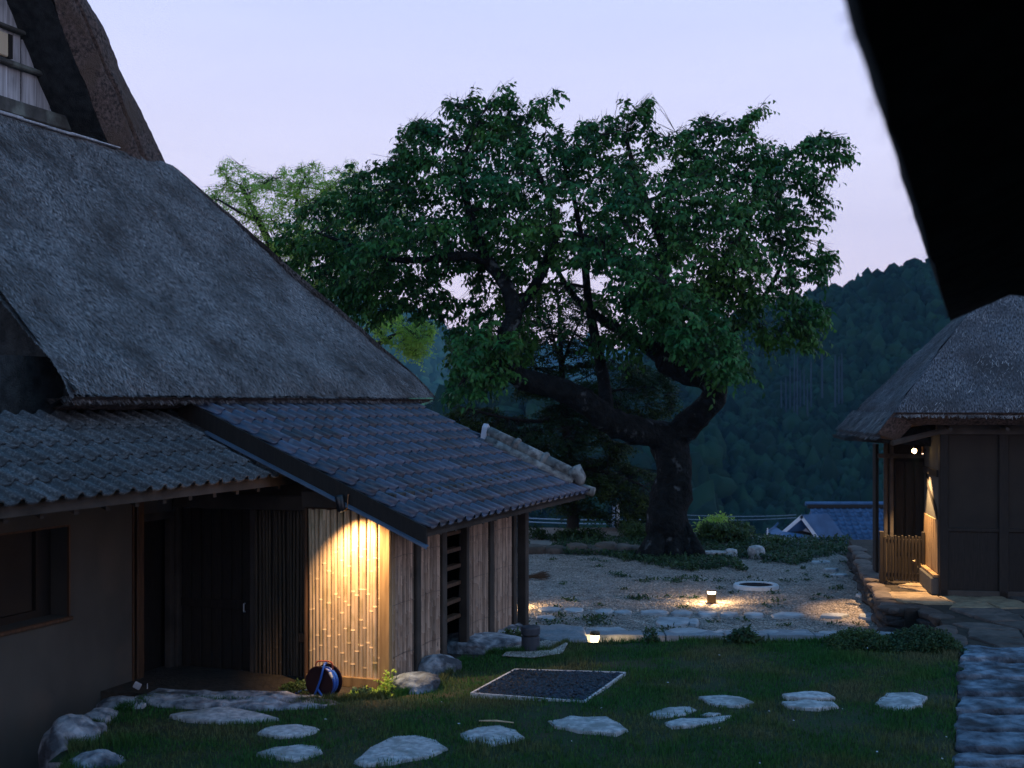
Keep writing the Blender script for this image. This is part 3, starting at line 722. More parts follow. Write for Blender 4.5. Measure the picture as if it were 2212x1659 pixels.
# loose stones and lumps of gravel
P = np.stack([rg.uniform(-1, 8, 60000), 20.6 + 12.5 * rg.rand(60000) ** 1.4], 1); P = P[in_poly(P, court)]
pebbles("court_gravel", np.array([(x, y, court_z(x, y) + .004) for x, y in P]), .016, M['pebble'], None, 9)
# curb stones along the front of the court, each its own piece
cx = [1178, 1262, 1395, 1432, 1560, 1590, 1700, 1742, 1868, 1905, 1992]
curb_px = [(1130, 1205), (1207, 1290), (1292, 1392), (1394, 1438), (1440, 1566), (1568, 1660), (1662, 1762), (1764, 1850), (1852, 1925), (1927, 2000)]
for i, (a, b) in enumerate(curb_px):
    y0 = 20.28 + RND.uniform(-.03, .03); xa0, xb0 = (a - CX) / F * y0, (b - CX) / F * y0 - .012
    z1 = CZ + .05 + RND.uniform(-.01, .015); dp = RND.uniform(.28, .5)
    pts = []; 
    for t in np.linspace(0, 1, 6): pts.append((xa0 + (xb0 - xa0) * t, y0 + RND.uniform(-.015, .015)))
    for t in np.linspace(1, 0, 6): pts.append((xa0 + (xb0 - xa0) * t, y0 + dp + RND.uniform(-.07, .07)))
    MB().prism([(p[0], p[1]) for p in pts], -.85, z1, inset=.015).build("curb_stone", M['curb'], courto)
# pavers sunk in the gravel
def pav(px, py, w, h, z=CZ + .055, m='paver', seed=0):
    n = RND.randint(6, 8); out = []
    for i in range(n):
        a = 2 * math.pi * i / n + RND.uniform(-.25, .25)
        r = .5 * min(1 / max(abs(math.cos(a)), .01), 1 / max(abs(math.sin(a)), .01)) ** .55
        out.append((px + w * r * math.cos(a) * RND.uniform(.88, 1.05), py + h * r * math.sin(a) * RND.uniform(.88, 1.05)))
    return px_slab("paving_stone", out, z, .1, M[m], courto, seed=seed, wob=.012, rag=.05)
row = [(1188, 1314, 50, 8), (1240, 1316, 46, 9), (1306, 1318, 50, 10), (1345, 1320, 38, 6), (1414, 1320, 66, 8), (1473, 1321, 48, 9), (1528, 1323, 44, 10), (1575, 1324, 40, 8), (1628, 1325, 44, 9), (1702, 1326, 84, 11), (1803, 1327, 64, 9), (1888, 1328, 66, 12), (1455, 1340, 84, 21), (1500, 1341, 22, 14),
       (1232, 1362, 60, 8), (1310, 1357, 90, 9), (1480, 1361, 96, 12), (1570, 1363, 70, 8), (1660, 1364, 60, 7), (1720, 1366, 50, 6), (1800, 1366, 70, 7), (1872, 1367, 50, 6), (1180, 1332, 44, 9), (1160, 1356, 60, 14), (1958, 1352, 54, 9), (1948, 1344, 22, 5), (1925, 1366, 46, 6),
       (1860, 1283, 24, 6), (1812, 1240, 40, 5), (1795, 1228, 34, 4), (1772, 1212, 44, 5)]
for i, r_ in enumerate(row): pav(*r_, seed=i)
# sloping slab where the path meets the building
px_slab("ramp_slab", [(1128, 1372), (1150, 1352), (1215, 1345), (1262, 1352), (1270, 1378), (1200, 1384)], -.32, .3, M['curb'], courto, seed=77, wob=.03)
path = MB(); path.add([(-2.0, 16.5, -.78), (6.4, 16.5, -.78), (6.4, 20.4, -.78), (-2.0, 20.4, -.78)], [(0, 1, 2, 3)])
tag(path.build("sunken_path", M['gravel']), kind="structure")

# ------------------------------------------------------------------ raised stone terrace of the right house
TZ = 0.0
terr = [tuple(atz(x, y, TZ))[:2] for x, y in ((1842, 1176), (1870, 1222), (1905, 1292), (1925, 1309), (1990, 1309), (2030, 1330), (2040, 1352), (2062, 1392))]
terr = terr + [(6.0, 16.7), (5.9, 16.4), (6.05, 9.0), (2.55, 7.5), (1.6, 5.0), (14, 4.0), (16, 14), (16, 31), (8.2, 31)]
terr = terr[:8] + [tuple(atz(2066, 1400, 0))[:2], tuple(atz(2062, 1660, 0))[:2], tuple(atz(2050, 1900, 0))[:2], (9, 6.5), (16, 14), (16, 31), (8.2, 31)]
tm = MB(); tm.prism(terr, -1.2, TZ - .03); to = tm.build("stone_terrace", M['soil']); tag(to, kind="structure")
# flagstones: jittered cells, each a slab, as far as they can be told apart
gx, gy = .62, .62
pt = {}
for i in range(-2, 22):
    for j in range(-2, 30):
        pt[i, j] = Vector((i * gx + RND.uniform(-.17, .17) + (j % 2) * .2, 8 + j * gy + RND.uniform(-.17, .17), 0)) + Vector((1.5, 0, 0))
tp = np.array(terr); made = 0
for i in range(-2, 21):
    for j in range(-2, 29):
        q = [pt[i, j], pt[i + 1, j], pt[i + 1, j + 1], pt[i, j + 1]]; c_ = sum(q, Vector()) / 4
        if not in_poly([(v.x, v.y) for v in q], terr).all(): continue
        u = CX + F * c_.x / c_.y
        if u > 2290 or c_.y > 24.5: continue
        if c_.x < 3.2 + (c_.y - 8) * .365 - 0.1 and c_.y < 16.6: continue
        loc = RH.i @ c_
        if loc.x > .1 and loc.y > .15: continue
        if loc.x > -1.6 and loc.y > 1.75: continue
        lit = 6.0 < c_.x < 8.2 and 20.2 < c_.y < 24  # slabs that carry the lamp pool in their colour
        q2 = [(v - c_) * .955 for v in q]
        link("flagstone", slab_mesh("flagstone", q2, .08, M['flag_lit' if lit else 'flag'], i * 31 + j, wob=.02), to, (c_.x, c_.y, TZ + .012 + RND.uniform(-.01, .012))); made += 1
# rubble face of the terrace towards the ditch
for (pxa, pya), (pxb, pyb), rows in (((1842, 1176), (1870, 1222), 3), ((1870, 1222), (1905, 1292), 3), ((1905, 1292), (1925, 1309), 3), ((1925, 1309), (1990, 1309), 3), ((1990, 1309), (2030, 1330), 3), ((2040, 1352), (2062, 1392), 3)):
    a, b = atz(pxa, pya, 0), atz(pxb, pyb, 0); L_ = (b - a).length; d = (b - a).normalized(); nrm = Vector((d.y, -d.x, 0))
    if nrm.dot(Vector((-1, -.6, 0))) < 0: nrm = -nrm
    for r_ in range(rows):
        t = RND.uniform(-.2, 0)
        while t < L_:
            w = min(RND.uniform(.4, .95), L_ - t + .1); c_ = a + d * (t + w / 2) - nrm * RND.uniform(.0, .08)
            rock("wall_stone", (c_.x, c_.y, -.015 - r_ * .17 + RND.uniform(-.03, .02)), w * .56, .17, .14, M['rock_dark' if r_ else 'flag'], int(t * 31 + r_ * 7 + pxa), to, rz=math.atan2(d.y, d.x), flat=.2, sub=3); t += w
tag(px_slab("ditch_hole_dark", [(1950, 1306), (1985, 1296), (1998, 1301), (1990, 1316), (1955, 1318)], -.02, .3, M['dark_wood'], seed=3), "dark slab standing for the shaded ditch hole in front of the lit flagstones", "dark slab")  # dark slab added where the ditch has only a shaded hole

# drip line edging: big worn stones under the near eave, along the lawn's right side
de = empty("stone_edging", H.w(6, -5, 0) * 0, 0, "row of large worn blue stones edging the lawn at the right under the near eave", "stone edging")
yy = [(1390, 1418), (1419, 1432), (1433, 1462), (1463, 1496), (1497, 1530), (1531, 1572), (1573, 1612), (1613, 1640), (1641, 1690), (1691, 1750), (1751, 1830)]
for i, (ya0, yb0) in enumerate(yy):
    A0, B0 = atz(2068, yb0 - 1, .10), atz(2068, ya0, .10)
    y0, y1 = A0.y, B0.y; x0 = lambda y: -.165 + .3624 * y
    w = RND.uniform(.95, 1.2); n = 7; pts = []
    for t in np.linspace(0, 1, 4): pts.append((x0(y0) + w * t, y0 + .05 + RND.uniform(-.01, .07) - .10 * w * t))
    for t in np.linspace(1, 0, 4): pts.append((x0(y1) + w * t + (RND.uniform(-.04, .04)), y1 - .04 + RND.uniform(-.08, .01) - .10 * w * t))
    c_ = Vector((sum(p[0] for p in pts) / len(pts), sum(p[1] for p in pts) / len(pts), 0))
    link("edging_stone", slab_mesh("edging_stone", [(p[0] - c_.x, p[1] - c_.y) for p in pts], .22, M['edge_stone'], i * 5 + 2, rag=.06, wob=.028), de, (c_.x, c_.y, .09 + RND.uniform(-.03, .03)))

# low shrub spilling over the lawn's far right corner
def shrub(name, px0, px1, py, z, hmax, n, m, seed, lb, L=.045, cat="shrub", depth=.4, grp=None, stems=40):
    rg = np.random.RandomState(seed); a, b = atz(px0, py, z), atz(px1, py, z); root = empty(name, (a + b) / 2, 0, lb, cat, grp); o_ = (a + b) / 2
    P = []; 
    while len(P) < n:
        t = rg.rand(); r1 = rg.rand(); ph = rg.uniform(-1, 1)
        env = (math.sin(math.pi * min(max(t, .02), .98)) ** .5) * (.55 + .45 * (.5 + .5 * noise.noise(Vector((t * 9 + seed, seed, 0))) * 1.6))
        h = hmax * env * (1 - ph * ph * .6) * (r1 ** .6)
        q = a.lerp(b, t) + Vector((rg.normal() * .03, ph * depth, h)); P.append(tuple(q - o_))
    P = np.array(P); D = norm(rg.normal(size=(n, 3)) + np.array([0, -.3, .6])); N_ = norm(rg.normal(size=(n, 3)) * .6 + np.array([0, 0, 1.0]))
    leaves("foliage", P, D, N_, L * rg.uniform(.6, 1.4, n), L * .55 * rg.uniform(.7, 1.2, n), m, root, seed)
    k = rg.randint(0, n, stems); B = P[k]; A = B * np.array([.8, .7, 0]) + np.array([0, 0, -.02])
    thin_tubes("stems", A, B, .006, .002, M['bark_dark'], root, seed=seed)
    return root
shrub("low_shrub", 1790, 1925, 1398, .04, .30, 5200, M['leaf_bush'], 21, "low leafy shrub on the lawn's far edge left of the darker clump", L=.04)
shrub("low_shrub", 1915, 2066, 1400, .04, .34, 5200, M['weed'], 22, "dark low shrub filling the lawn's far right corner by the stone edging", L=.045)
shrub("broadleaf_weed", 1580, 1632, 1392, .04, .26, 420, M['weed'], 23, "dark broad leaved weed standing above the curb at mid lawn edge", L=.09, cat="weed", stems=8, depth=.12)
shrub("broadleaf_weed", 1395, 1422, 1388, .04, .2, 160, M['weed'], 24, "spindly weed on the lawn edge right of the path lamp", L=.06, cat="weed", stems=6, depth=.1)
shrub("yellow_weed", 818, 862, 1499, 0.0, .34, 130, M['leaf_light'], 25, "small bright weed at the foot of the lit corner post", L=.055, cat="weed", stems=9, depth=.1)
shrub("weed_patch", 760, 842, 1504, .0, .10, 700, M['leaf_light'], 26, "low lit weeds under the lit bamboo panel", L=.035, cat="weeds", stems=20, depth=.16)
shrub("weed_patch", 610, 680, 1492, .0, .13, 700, M['leaf_bush'], 27, "low weeds in front of the dark bamboo, left of the hose reel", L=.035, cat="weeds", stems=20, depth=.2)
shrub("weed_patch", 1085, 1125, 1382, .0, .2, 320, M['leaf_bush'], 28, "weeds at the foot of the dark post beyond the bamboo wall", L=.05, cat="weeds", stems=10, depth=.15)
shrub("weed_patch", 770, 800, 1508, .03, .16, 130, M['weed'], 29, "dark broad leaved weed on the rim below the lit panel", L=.06, cat="weeds", stems=10, depth=.1)
# weed tufts on the gravel
P = []; 
tufts = [(1227, 1297, .16), (1235, 1300, .14), (1205, 1352, .26), (1282, 1342, .25), (1292, 1346, .2), (1272, 1345, .22), (1381, 1292, .2), (1390, 1293, .2), (1372, 1294, .16), (1408, 1368, .2), (1444, 1362, .2), (1545, 1344, .15), (1330, 1243, .2), (1345, 1247, .2), (1500, 1250, .2), (1420, 1254, .2), (1456, 1257, .25), (1462, 1260, .2), (1470, 1252, .15), (1390, 1257, .2), (1550, 1256, .2), (1600, 1262, .2), (1640, 1262, .25), (1700, 1258, .2), (1510, 1258, .15), (1300, 1312, .1), (1480, 1313, .15), (1660, 1312, .12)]
for i in range(45): tufts.append((rg.uniform(1150, 1880), 1212 + 160 * rg.rand() ** 1.6, rg.uniform(.04, .12)))
for px, py, s_ in tufts:
    s_ = s_ * (.75 if s_ > .12 else 1)
    c_ = atz(px, py, CZ)
    for k_ in range(int(60 * s_ / .2)): P.append((c_.x + rg.normal() * s_ * .7, c_.y + rg.normal() * s_ * .5, court_z(c_.x, c_.y) + rg.rand() * s_ * .35))
P = np.array(P); n = len(P)
o = leaves("gravel_weeds", P, norm(rg.normal(size=(n, 3)) + [0, 0, .5]), norm(rg.normal(size=(n, 3)) * .5 + [0, 0, 1]), rg.uniform(.04, .09, n), rg.uniform(.02, .04, n), M['weed'], None, 31)
tag(o, "weed tufts dotted over the pale gravel court", "weeds")

# ------------------------------------------------------------------ roof tiles
def tile_mesh(name, w, L, m, th=.018, rh=1.0):
    prof = [(0, .006), (.08 * w, -.006), (.30 * w, -.016), (.52 * w, -.010), (.64 * w, .000), (.655 * w, .034), (.70 * w, .054), (.78 * w, .062), (.86 * w, .055), (.93 * w, .034), (.97 * w, .004), (1.02 * w, .0)]
    prof = [(y, z * rh if z > .02 else z) for y, z in prof]
    n = len(prof); vs = []
    for x, dz in ((0, 0), (L, th)):
        for y, z in prof: vs.append((x, y, z + dz))
    for y, z in prof: vs.append((L, y, z + th - .016))
    for y, z in prof: vs.append((L * .3, y, z - .012))
    fs = []
    for i in range(n - 1):
        fs.append((i, i + n, i + n + 1, i + 1)); fs.append((i + n, i + 2 * n, i + 2 * n + 1, i + n + 1)); 
    fs += [(0, 3 * n, 2 * n, n)]
    fs += [(n - 1, 2 * n - 1, 3 * n - 1)]
    me = bpy.data.meshes.new(name); me.from_pydata(vs, [], fs); me.materials.append(m)
    me.polygons.foreach_set("use_smooth", [i % 2 == 0 for i in range(len(fs))]); me.update(); return me
def tile_field(parent, me_list, w, e, pitch, xe, ze, y0, cols, rows, limit=300, seed=0, jit=.006):
    rg = random.Random(seed); th = math.atan(pitch); c_, s_ = math.cos(th), math.sin(th); k = 0; rest = MB()
    for r in range(rows):
        for c in range(cols):
            loc = Vector((xe - (r + 1) * e * c_ + rg.uniform(-jit, jit), y0 + c * w, ze + (r + 1) * e * s_ + rg.uniform(-.002, .002)))
            rot = (rg.uniform(-.008, .008), th + rg.uniform(-.008, .008), rg.uniform(-.006, .006))
            me = me_list[rg.randrange(len(me_list))] if r else me_list[0]
            if k < limit:
                o = link("roof_tile", me, parent, loc); o.rotation_euler = rot
            else:
                mt = Matrix.Translation(loc) @ Matrix.Rotation(th, 4, 'Y')
                rest.add([mt @ v.co for v in me.vertices], [tuple(p.vertices) for p in me.polygons])
            k += 1
    if rest.v: tag(rest.build("upper_tiles", me_list[0].materials[0], parent), kind="stuff")
def slope_slab(mb, x0, z0, x1, z1, y0, y1, th):
    mb.add([(x0, y0, z0), (x1, y0, z1), (x1, y1, z1), (x0, y1, z0), (x0, y0, z0 - th), (x1, y0, z1 - th), (x1, y1, z1 - th), (x0, y1, z0 - th)],
           ((0, 3, 2, 1), (4, 5, 6, 7), (0, 1, 5, 4), (1, 2, 6, 5), (2, 3, 7, 6), (3, 0, 4, 7)))
# ------------------------------------------------------------------ bamboo canes
def cane_mesh(r, h, node_h, m, seed, half=False, sides=9):
    rg = random.Random(seed * 7919 + 13); [rg.random() for _ in range(5)]; z = -rg.uniform(0, node_h * .8); zs = [(0, r)]
    lean = rg.uniform(-.006, .006)
    nodes = []
    while z < h:
        z += node_h * rg.uniform(.75, 1.25)
        if .03 < z < h - .03: nodes.append(z)
    zs = [(0.0, r)]
    for k in nodes:
        zs += [(k - .016, r * .98), (k - .005, r * 1.05), (k, r * 1.09), (k + .003, r * .95), (k + .02, r)]
    zs.append((h, r * .95)); vs = []; fs = []
    for z, rr in zs:
        for k in range(sides):
            a = 2 * math.pi * k / sides; vs.append((math.cos(a) * rr + lean * z / h * 3 + .004 * math.sin(z * 2 + seed), math.sin(a) * rr * (.55 if half else 1), z))
    for i in range(len(zs) - 1):
        for k in range(sides):
            j = (k + 1) % sides; fs.append((i * sides + k, i * sides + j, (i + 1) * sides + j, (i + 1) * sides + k))
    fs.append(tuple(range((len(zs) - 1) * sides, len(zs) * sides)))
    me = bpy.data.meshes.new("bamboo_cane"); me.from_pydata(vs, [], fs); me.materials.append(m)
    me.polygons.foreach_set("use_smooth", [True] * len(fs)); me.update(); return me
def split_mesh(w, h, m, seed):
    """flattened bamboo strip: gently bowed strip with small node bumps"""
    rg = random.Random(seed * 7919 + 5); [rg.random() for _ in range(5)]; vs = []; fs = []; zs = [0]
    z = rg.uniform(.05, .3)
    while z < h: zs += [z - .008, z, z + .006]; z += rg.uniform(.22, .42)
    zs.append(h); a0 = rg.uniform(-.004, .004); sw = rg.uniform(0, 6)
    for i, z in enumerate(zs):
        bump = .006 if (i % 3 == 2 and 0 < i < len(zs) - 1) else 0
        dy = a0 * math.sin(z * 2.2 + sw)
        for k, (yy, xx) in enumerate(((-.5, 0), (-.3, .009), (0, .014), (.3, .009), (.5, 0))):
            vs.append((xx + bump, yy * w + dy, z))
    for i in range(len(zs) - 1):
        for k in range(4): fs.append((i * 5 + k, i * 5 + k + 1, (i + 1) * 5 + k + 1, (i + 1) * 5 + k))
    me = bpy.data.meshes.new("bamboo_strip"); me.from_pydata(vs, [], fs); me.materials.append(m)
    me.polygons.foreach_set("use_smooth", [True] * len(fs)); me.update(); return me

# ------------------------------------------------------------------ LEFT HOUSE: thatched farmhouse
lh = empty("thatched_farmhouse", H.o, H.r, "large thatched farmhouse with a steep straw roof above grey lean-to tiles and a board gable", "house")
FX = -3.09
win_y1 = H.onx(148, 1230, FX).y; wz0 = H.onx(148, 1330, FX).z; wz1 = H.onx(148, 1135, FX).z; win_y0 = -4.2
wall_y1 = H.onx(286, 1200, FX).y
mb = MB()
mb.box(FX - .35, FX, -9, win_y0, -1.3, 3.3); mb.box(FX - .35, FX, win_y1, wall_y1, -1.3, 3.3)
mb.box(FX - .35, FX, win_y0, win_y1, -1.3, wz0); mb.box(FX - .35, FX, win_y0, win_y1, wz1, 3.3)
mb.build("wall", M['plaster'], lh)
w_ = MB(); w_.box(FX - .34, FX - .30, win_y0, win_y1, wz0, wz1)
wo = w_.build("window", M['dark_wood'], lh)
MB().box(FX - .298, FX - .29, win_y0 + .05, win_y1 - .22, wz0 + .07, wz1 - .05).build("pane", M['plaster_dark'], wo)
fr = MB(); fr.box(FX - .29, FX - .24, win_y1 - .24, win_y1 - .003, wz0, wz1); fr.box(FX - .29, FX - .24, win_y0, win_y1 - .24, wz0 + .003, wz0 + .08); fr.build("inner_frame", M['dark_wood'], wo)
fr = MB(); fr.box(FX - .01, FX + .018, win_y1 - .012, win_y1 + .012, wz0 - .02, wz1 + .012); fr.box(FX - .01, FX + .018, win_y0, win_y1 - .013, wz1 - .008, wz1 + .012); fr.build("trim", M['brown_wood'], wo)
MB().cbox(FX - .12, FX + .05, win_y0, win_y1 + .03, wz0 - .045, wz0 - .001, .01).build("sill", M['brown_wood'], wo)
MB().box(FX + .002, FX + .02, wall_y1 - .012, wall_y1 + .012, -1.3, 3.2).build("edge_trim", M['brown_wood'], lh)
p_y = H.onx(303, 1200, FX).y
MB().cbox(FX - .12, FX + .01, p_y - .06, p_y + .07, -1.0, 3.2, .01).build("post", M['brown_wood'], lh)
# recessed entry bay beyond the post
mb = MB(); mb.box(FX - .30, FX - .05, p_y + .071, .25, 1.95, 3.3); mb.build("entry_wall", M['plaster'], lh)
mb = MB(); mb.box(FX - .10, FX - .02, p_y + .071, .24, 1.86, 1.949); mb.box(FX - .10, FX - .02, p_y + .071, .24, -.42, -.32); mb.box(FX - .10, FX - .02, .16, .24, -.32, 1.86); mb.build("entry_frame", M['beam'], lh)
MB().box(FX - .20, FX - .17, p_y + .071, .25, -.32, 1.86).build("entry_screen", M['dark_wood'], lh)
# floor slab of the porch
MB().cbox(FX - .1, -1.6, -.62, .30, -.6, -.30, .02).build("porch_step", M['plaster_dark'], lh)
# left lean-to tiled roof
LP, LE = .50, .33
deck = MB(); slope_slab(deck, -1.36, 2.46, -3.45, 2.46 + 2.09 * LP, -9, .22, .09); dko = deck.build("tile_roof", M['dark_wood'], lh)
tl = [tile_mesh("roof_tile", .25, LE + .05 + k * .006, M['tile_old'], .032, .68) for k in range(3)]
tile_field(dko, tl, .25, LE, LP, -1.30, 2.455, -6.55, 27, 5, 300, 2)
mb = MB(); mb.box(-1.42, -1.345, -9, .22, 2.33, 2.455); mb.build("eave_board", M['beam'], lh)
for i in range(16):
    y = -6.9 + i * .45
    r_ = MB(); slope_slab(r_, -1.40, 2.36, -3.1, 2.36 + 1.7 * LP, y, y + .06, .08); r_.build("rafter", M['beam'], lh)
# thatch skirt on the gable end
TX, TZe, TT = -2.2, 3.45, 1.10
y0, y1, xt = -2.74, 6.44, -5.43
zt = TZe + TT * (TX - xt); hy = y1 - (TX - xt) * .90
def skirt(u, v):
    p = Vector((TX, y0, TZe)).lerp(Vector((TX, y1, TZe)), u).lerp(Vector((xt, y0, zt)).lerp(Vector((xt, hy, zt)), u), v)
    a = .035 * (noise.noise(p * .9) + .5 * noise.noise(p * 2.7) + .35 * noise.noise(Vector((p.x * 4, p.y * 14, p.z * 4))) + .25 * noise.noise(p * 11))
    sag = -.10 * math.sin(math.pi * v) * .9                         # slight concave sweep of old thatch
    rnd = -.10 * max(0, 1 - v * 9) ** 2
    return p + Vector((.74, 0, .67)) * (a + sag + rnd)
mb = MB(); patch(mb, skirt, 260, 130)
sk = mb.build("thatch_roof", M['thatch'], lh, smooth=True)
add_uv(sk, lambda p: (p[1] * .9, (p[2]) * 1.3))
def hipside(u, v):       # the slope round the far corner
    A, B, C_, D = Vector((TX, y1, TZe)), Vector((-13, y1, TZe)), Vector((-13, hy, zt)), Vector((xt, hy, zt))
    p = A.lerp(B, u).lerp(D.lerp(C_, u), v)
    a = .03 * (noise.noise(p * .9) + .5 * noise.noise(p * 2.7) + .4 * noise.noise(p * 9))
    return p + Vector((0, .76, .65)) * (a - (.10 * math.sin(math.pi * v)) * 0 - .10 * max(0, 1 - v * 9) ** 2)
mb = MB(); patch(mb, hipside, 60, 60, flip=True); hs = mb.build("thatch_slope", M['thatch'], lh, smooth=True); add_uv(hs, lambda p: (p[0] * .9, p[2] * 1.3))
# cut underside of the eave, near end cut and soffit
def rag(p, k=.02): return Vector((k * noise.noise(p * 5), 0, k * noise.noise(p * 6 + Vector((3, 0, 0)))))
mb = MB()
patch(mb, lambda u, v: (lambda p: p + rag(p, .025 * (v > .1) + .0))(Vector((TX - .02 * (v == 0), y0 + (y1 - y0) * u, TZe - .09)).lerp(Vector((TX - .42, y0 + .2 + (y1 - .45 - y0 - .2) * u, TZe - .22)), v)), 160, 6, flip=True)
patch(mb, lambda u, v: Vector((TX - .42, y0 + .2 + (y1 - .45 - y0 - .2) * u, TZe - .22)).lerp(Vector((-3.5, y0 + .5 + (y1 - 1.2 - y0) * u, TZe + .35)), v), 40, 4, flip=True)
mb.build("eave_cut", M['thatch_cut'], lh, smooth=True)
mb = MB()
prof = [(TX - .01, TZe - .03), (xt, zt), (-7.5, zt + 2.2), (-7.5, 2.0), (-3.6, 3.25), (TX - .42, TZe - .22)]
pr2 = [(TX - .3, TZe + .02), (xt - .1, zt - .4), (-7.5, zt + 1.6), (-7.5, 2.0), (-3.6, 3.3), (TX - .5, TZe - .15)]
n = len(prof); mb.add([(x, y0, z) for x, z in prof] + [(x, y0 + .55, z) for x, z in pr2], [(0, 1, 1 + n, n), (n, n + 1, n + 2, n + 3, n + 4, n + 5), (5, 0, n, n + 5)])
mb.build("end_cut", M['thatch_dark'], lh)
mb = MB(); ey = H.onx(880, 880, -2.75).y
mb.box(-3.6, -3.2, y0 + .6, ey - .1, 3.2, 4.0); mb.box(-3.2, -2.80, -9, y0 + .6, 3.0, 3.78); mb.build("upper_wall", M['thatch_dark'], lh)  # wall in dark thatch tone, shade below the eave put into its colour
MB().tube([(-2.98, ey - .2, 2.9), (-2.98, ey - .2, 3.9)], .22, 14, rough=.06).build("thatch_pier", M['thatch_cut'], lh, smooth=True)
# upper gable: thick verge
GC = -.6
Oo = [(3.80, 6.72), (2.64, 7.93), (1.66, 9.0), (1.30, 9.5), (.62, 10.2), (GC, 11.6)]
Ii = [(2.28, 6.72), (1.47, 7.88), (.853, 8.77), (.60, 9.15), (.22, 9.68), (GC, 10.9)]
def along(Lst, t):
    k = t * (len(Lst) - 1); i = min(int(k), len(Lst) - 2); f = k - i
    return (Lst[i][0] * (1 - f) + Lst[i + 1][0] * f, Lst[i][1] * (1 - f) + Lst[i + 1][1] * f)
def verge(side):
    def pt_(u, v):         # u: inner->outer across the front, v: up
        a, b = along(Ii, v), along(Oo, v); y = a[0] + (b[0] - a[0]) * u; z = a[1] + (b[1] - a[1]) * u
        x = -5.50 + .16 * math.sin(min(u / .42, 1) * math.pi / 2) - .42 * max(0, u - .42) ** 1.5
        p = Vector((x, y, z)); p += Vector((1, 0, 0)) * .05 * (noise.noise(p * 1.8) + .5 * noise.noise(p * 5) + .3 * noise.noise(p * 13))
        if abs(u - .40) < .035: p.x -= .05 + .03 * noise.noise(p * 6)
        if side < 0: p.y = 2 * GC - p.y
        return p
    mb = MB(); patch(mb, pt_, 44, 110, flip=side < 0); o = mb.build("verge", M['thatch_cut'], lh, smooth=True)
    def und(u, v):
        a = along(Ii, v); y = a[0] if side > 0 else 2 * GC - a[0]
        p = Vector((-5.50 - u * .9, y, a[1])); p.y += side * -.05 * u; return p + Vector((0, .03 * noise.noise(p * 3), 0))
    mb = MB(); patch(mb, und, 8, 40, flip=side > 0); mb.build("verge_underside", M['thatch_dark'], lh, smooth=True)
    def outr(u, v):
        a = along(Oo, v); y = a[0] if side > 0 else 2 * GC - a[0]
        p = Vector((-5.68 - u * 7, y, a[1])); q = p.copy(); k = .05 * (noise.noise(p * 1.1) + .6 * noise.noise(p * 4) + .5 * noise.noise(p * 12)); return p + Vector((0, side * .7, .7)) * k
    mb = MB(); patch(mb, outr, 70, 60, flip=side < 0); o = mb.build("thatch_slope", M['thatch'], lh, smooth=True); add_uv(o, lambda p: (p[0] * .9, p[2] * 1.3))
verge(1); verge(-1)
MB().add([(-5.45, -4.0, 7.03), (-5.45, 2.4, 7.03), (-6.5, 2.4, 7.12), (-6.5, -4.0, 7.12)], [(0, 1, 2, 3)]).build("gable_ledge", M['thatch_dark'], lh)
# boards, rails
gx_ = -6.2; gb = empty("gable_boards", (0, 0, 0)); gb.parent = lh
bw = .285; y = 1.95; i = 0
while y > -2.6:
    a, b = y - bw + .008, y
    def top(yy):
        d = abs(yy - GC); 
        pts_ = sorted([(abs(q[0] - GC), q[1]) for q in Ii]); return float(np.interp(d, [q[0] for q in pts_], [q[1] for q in pts_])) + .12
    zt_a, zt_b = top(a), top(b)
    zb = 7.1
    if min(zt_a, zt_b) > zb + .1:
        x = gx_ + RND.uniform(-.012, .012)
        mbb = MB(); mbb.add([(x - .03, a, zb), (x, a, zb), (x, b, zb), (x - .03, b, zb), (x - .03, a, zt_a), (x, a, zt_a), (x, b, zt_b), (x - .03, b, zt_b)], ((0, 3, 2, 1), (4, 5, 6, 7), (0, 1, 5, 4), (1, 2, 6, 5), (2, 3, 7, 6), (3, 0, 4, 7)))
        mbb.build("board", M['board'], gb)
    y -= bw * RND.uniform(.9, 1.12); i += 1
def rail(px, pyt, pyb, x, y0_, y1_, m, nm="rail", d=.12):
    zt_, zb_ = H.onx(px, pyt, x).z, H.onx(px, pyb, x).z
    MB().cbox(x - d, x, y0_, y1_, zb_, zt_, .02).build(nm, M[m], gb)
rail(40, 217, 250, -6.0, -3, 2.2, 'beam_grey', d=.17)
rail(40, 134, 146, -6.1, -3, 1.5, 'beam_grey')
rail(20, 53, 61, -6.1, -3, 1.1, 'beam_grey')
c0, c1 = H.onx(3, 66, -6.12), H.onx(19, 124, -6.12)
mbb = MB(); mbb.cbox(-6.17, -6.12, c0.y - .3, c1.y, c1.z, c0.z, .02); mbb.build("cream_board", M['cream_board'], gb)
MB().box(-6.18, -6.13, c1.y + .01, c1.y + .09, c1.z, c0.z).build("batten", M['dark_wood'], gb)
for k in range(9):
    ya = -2.4 + k * .5; yb = ya + .56
    mbs = MB(); mbs.cbox(-5.50, -5.36, ya, yb, 6.985 + RND.uniform(-.012, .012), 7.02 + RND.uniform(-.008, .012), .008); mbs.build("sill_strip", M['board'], gb)
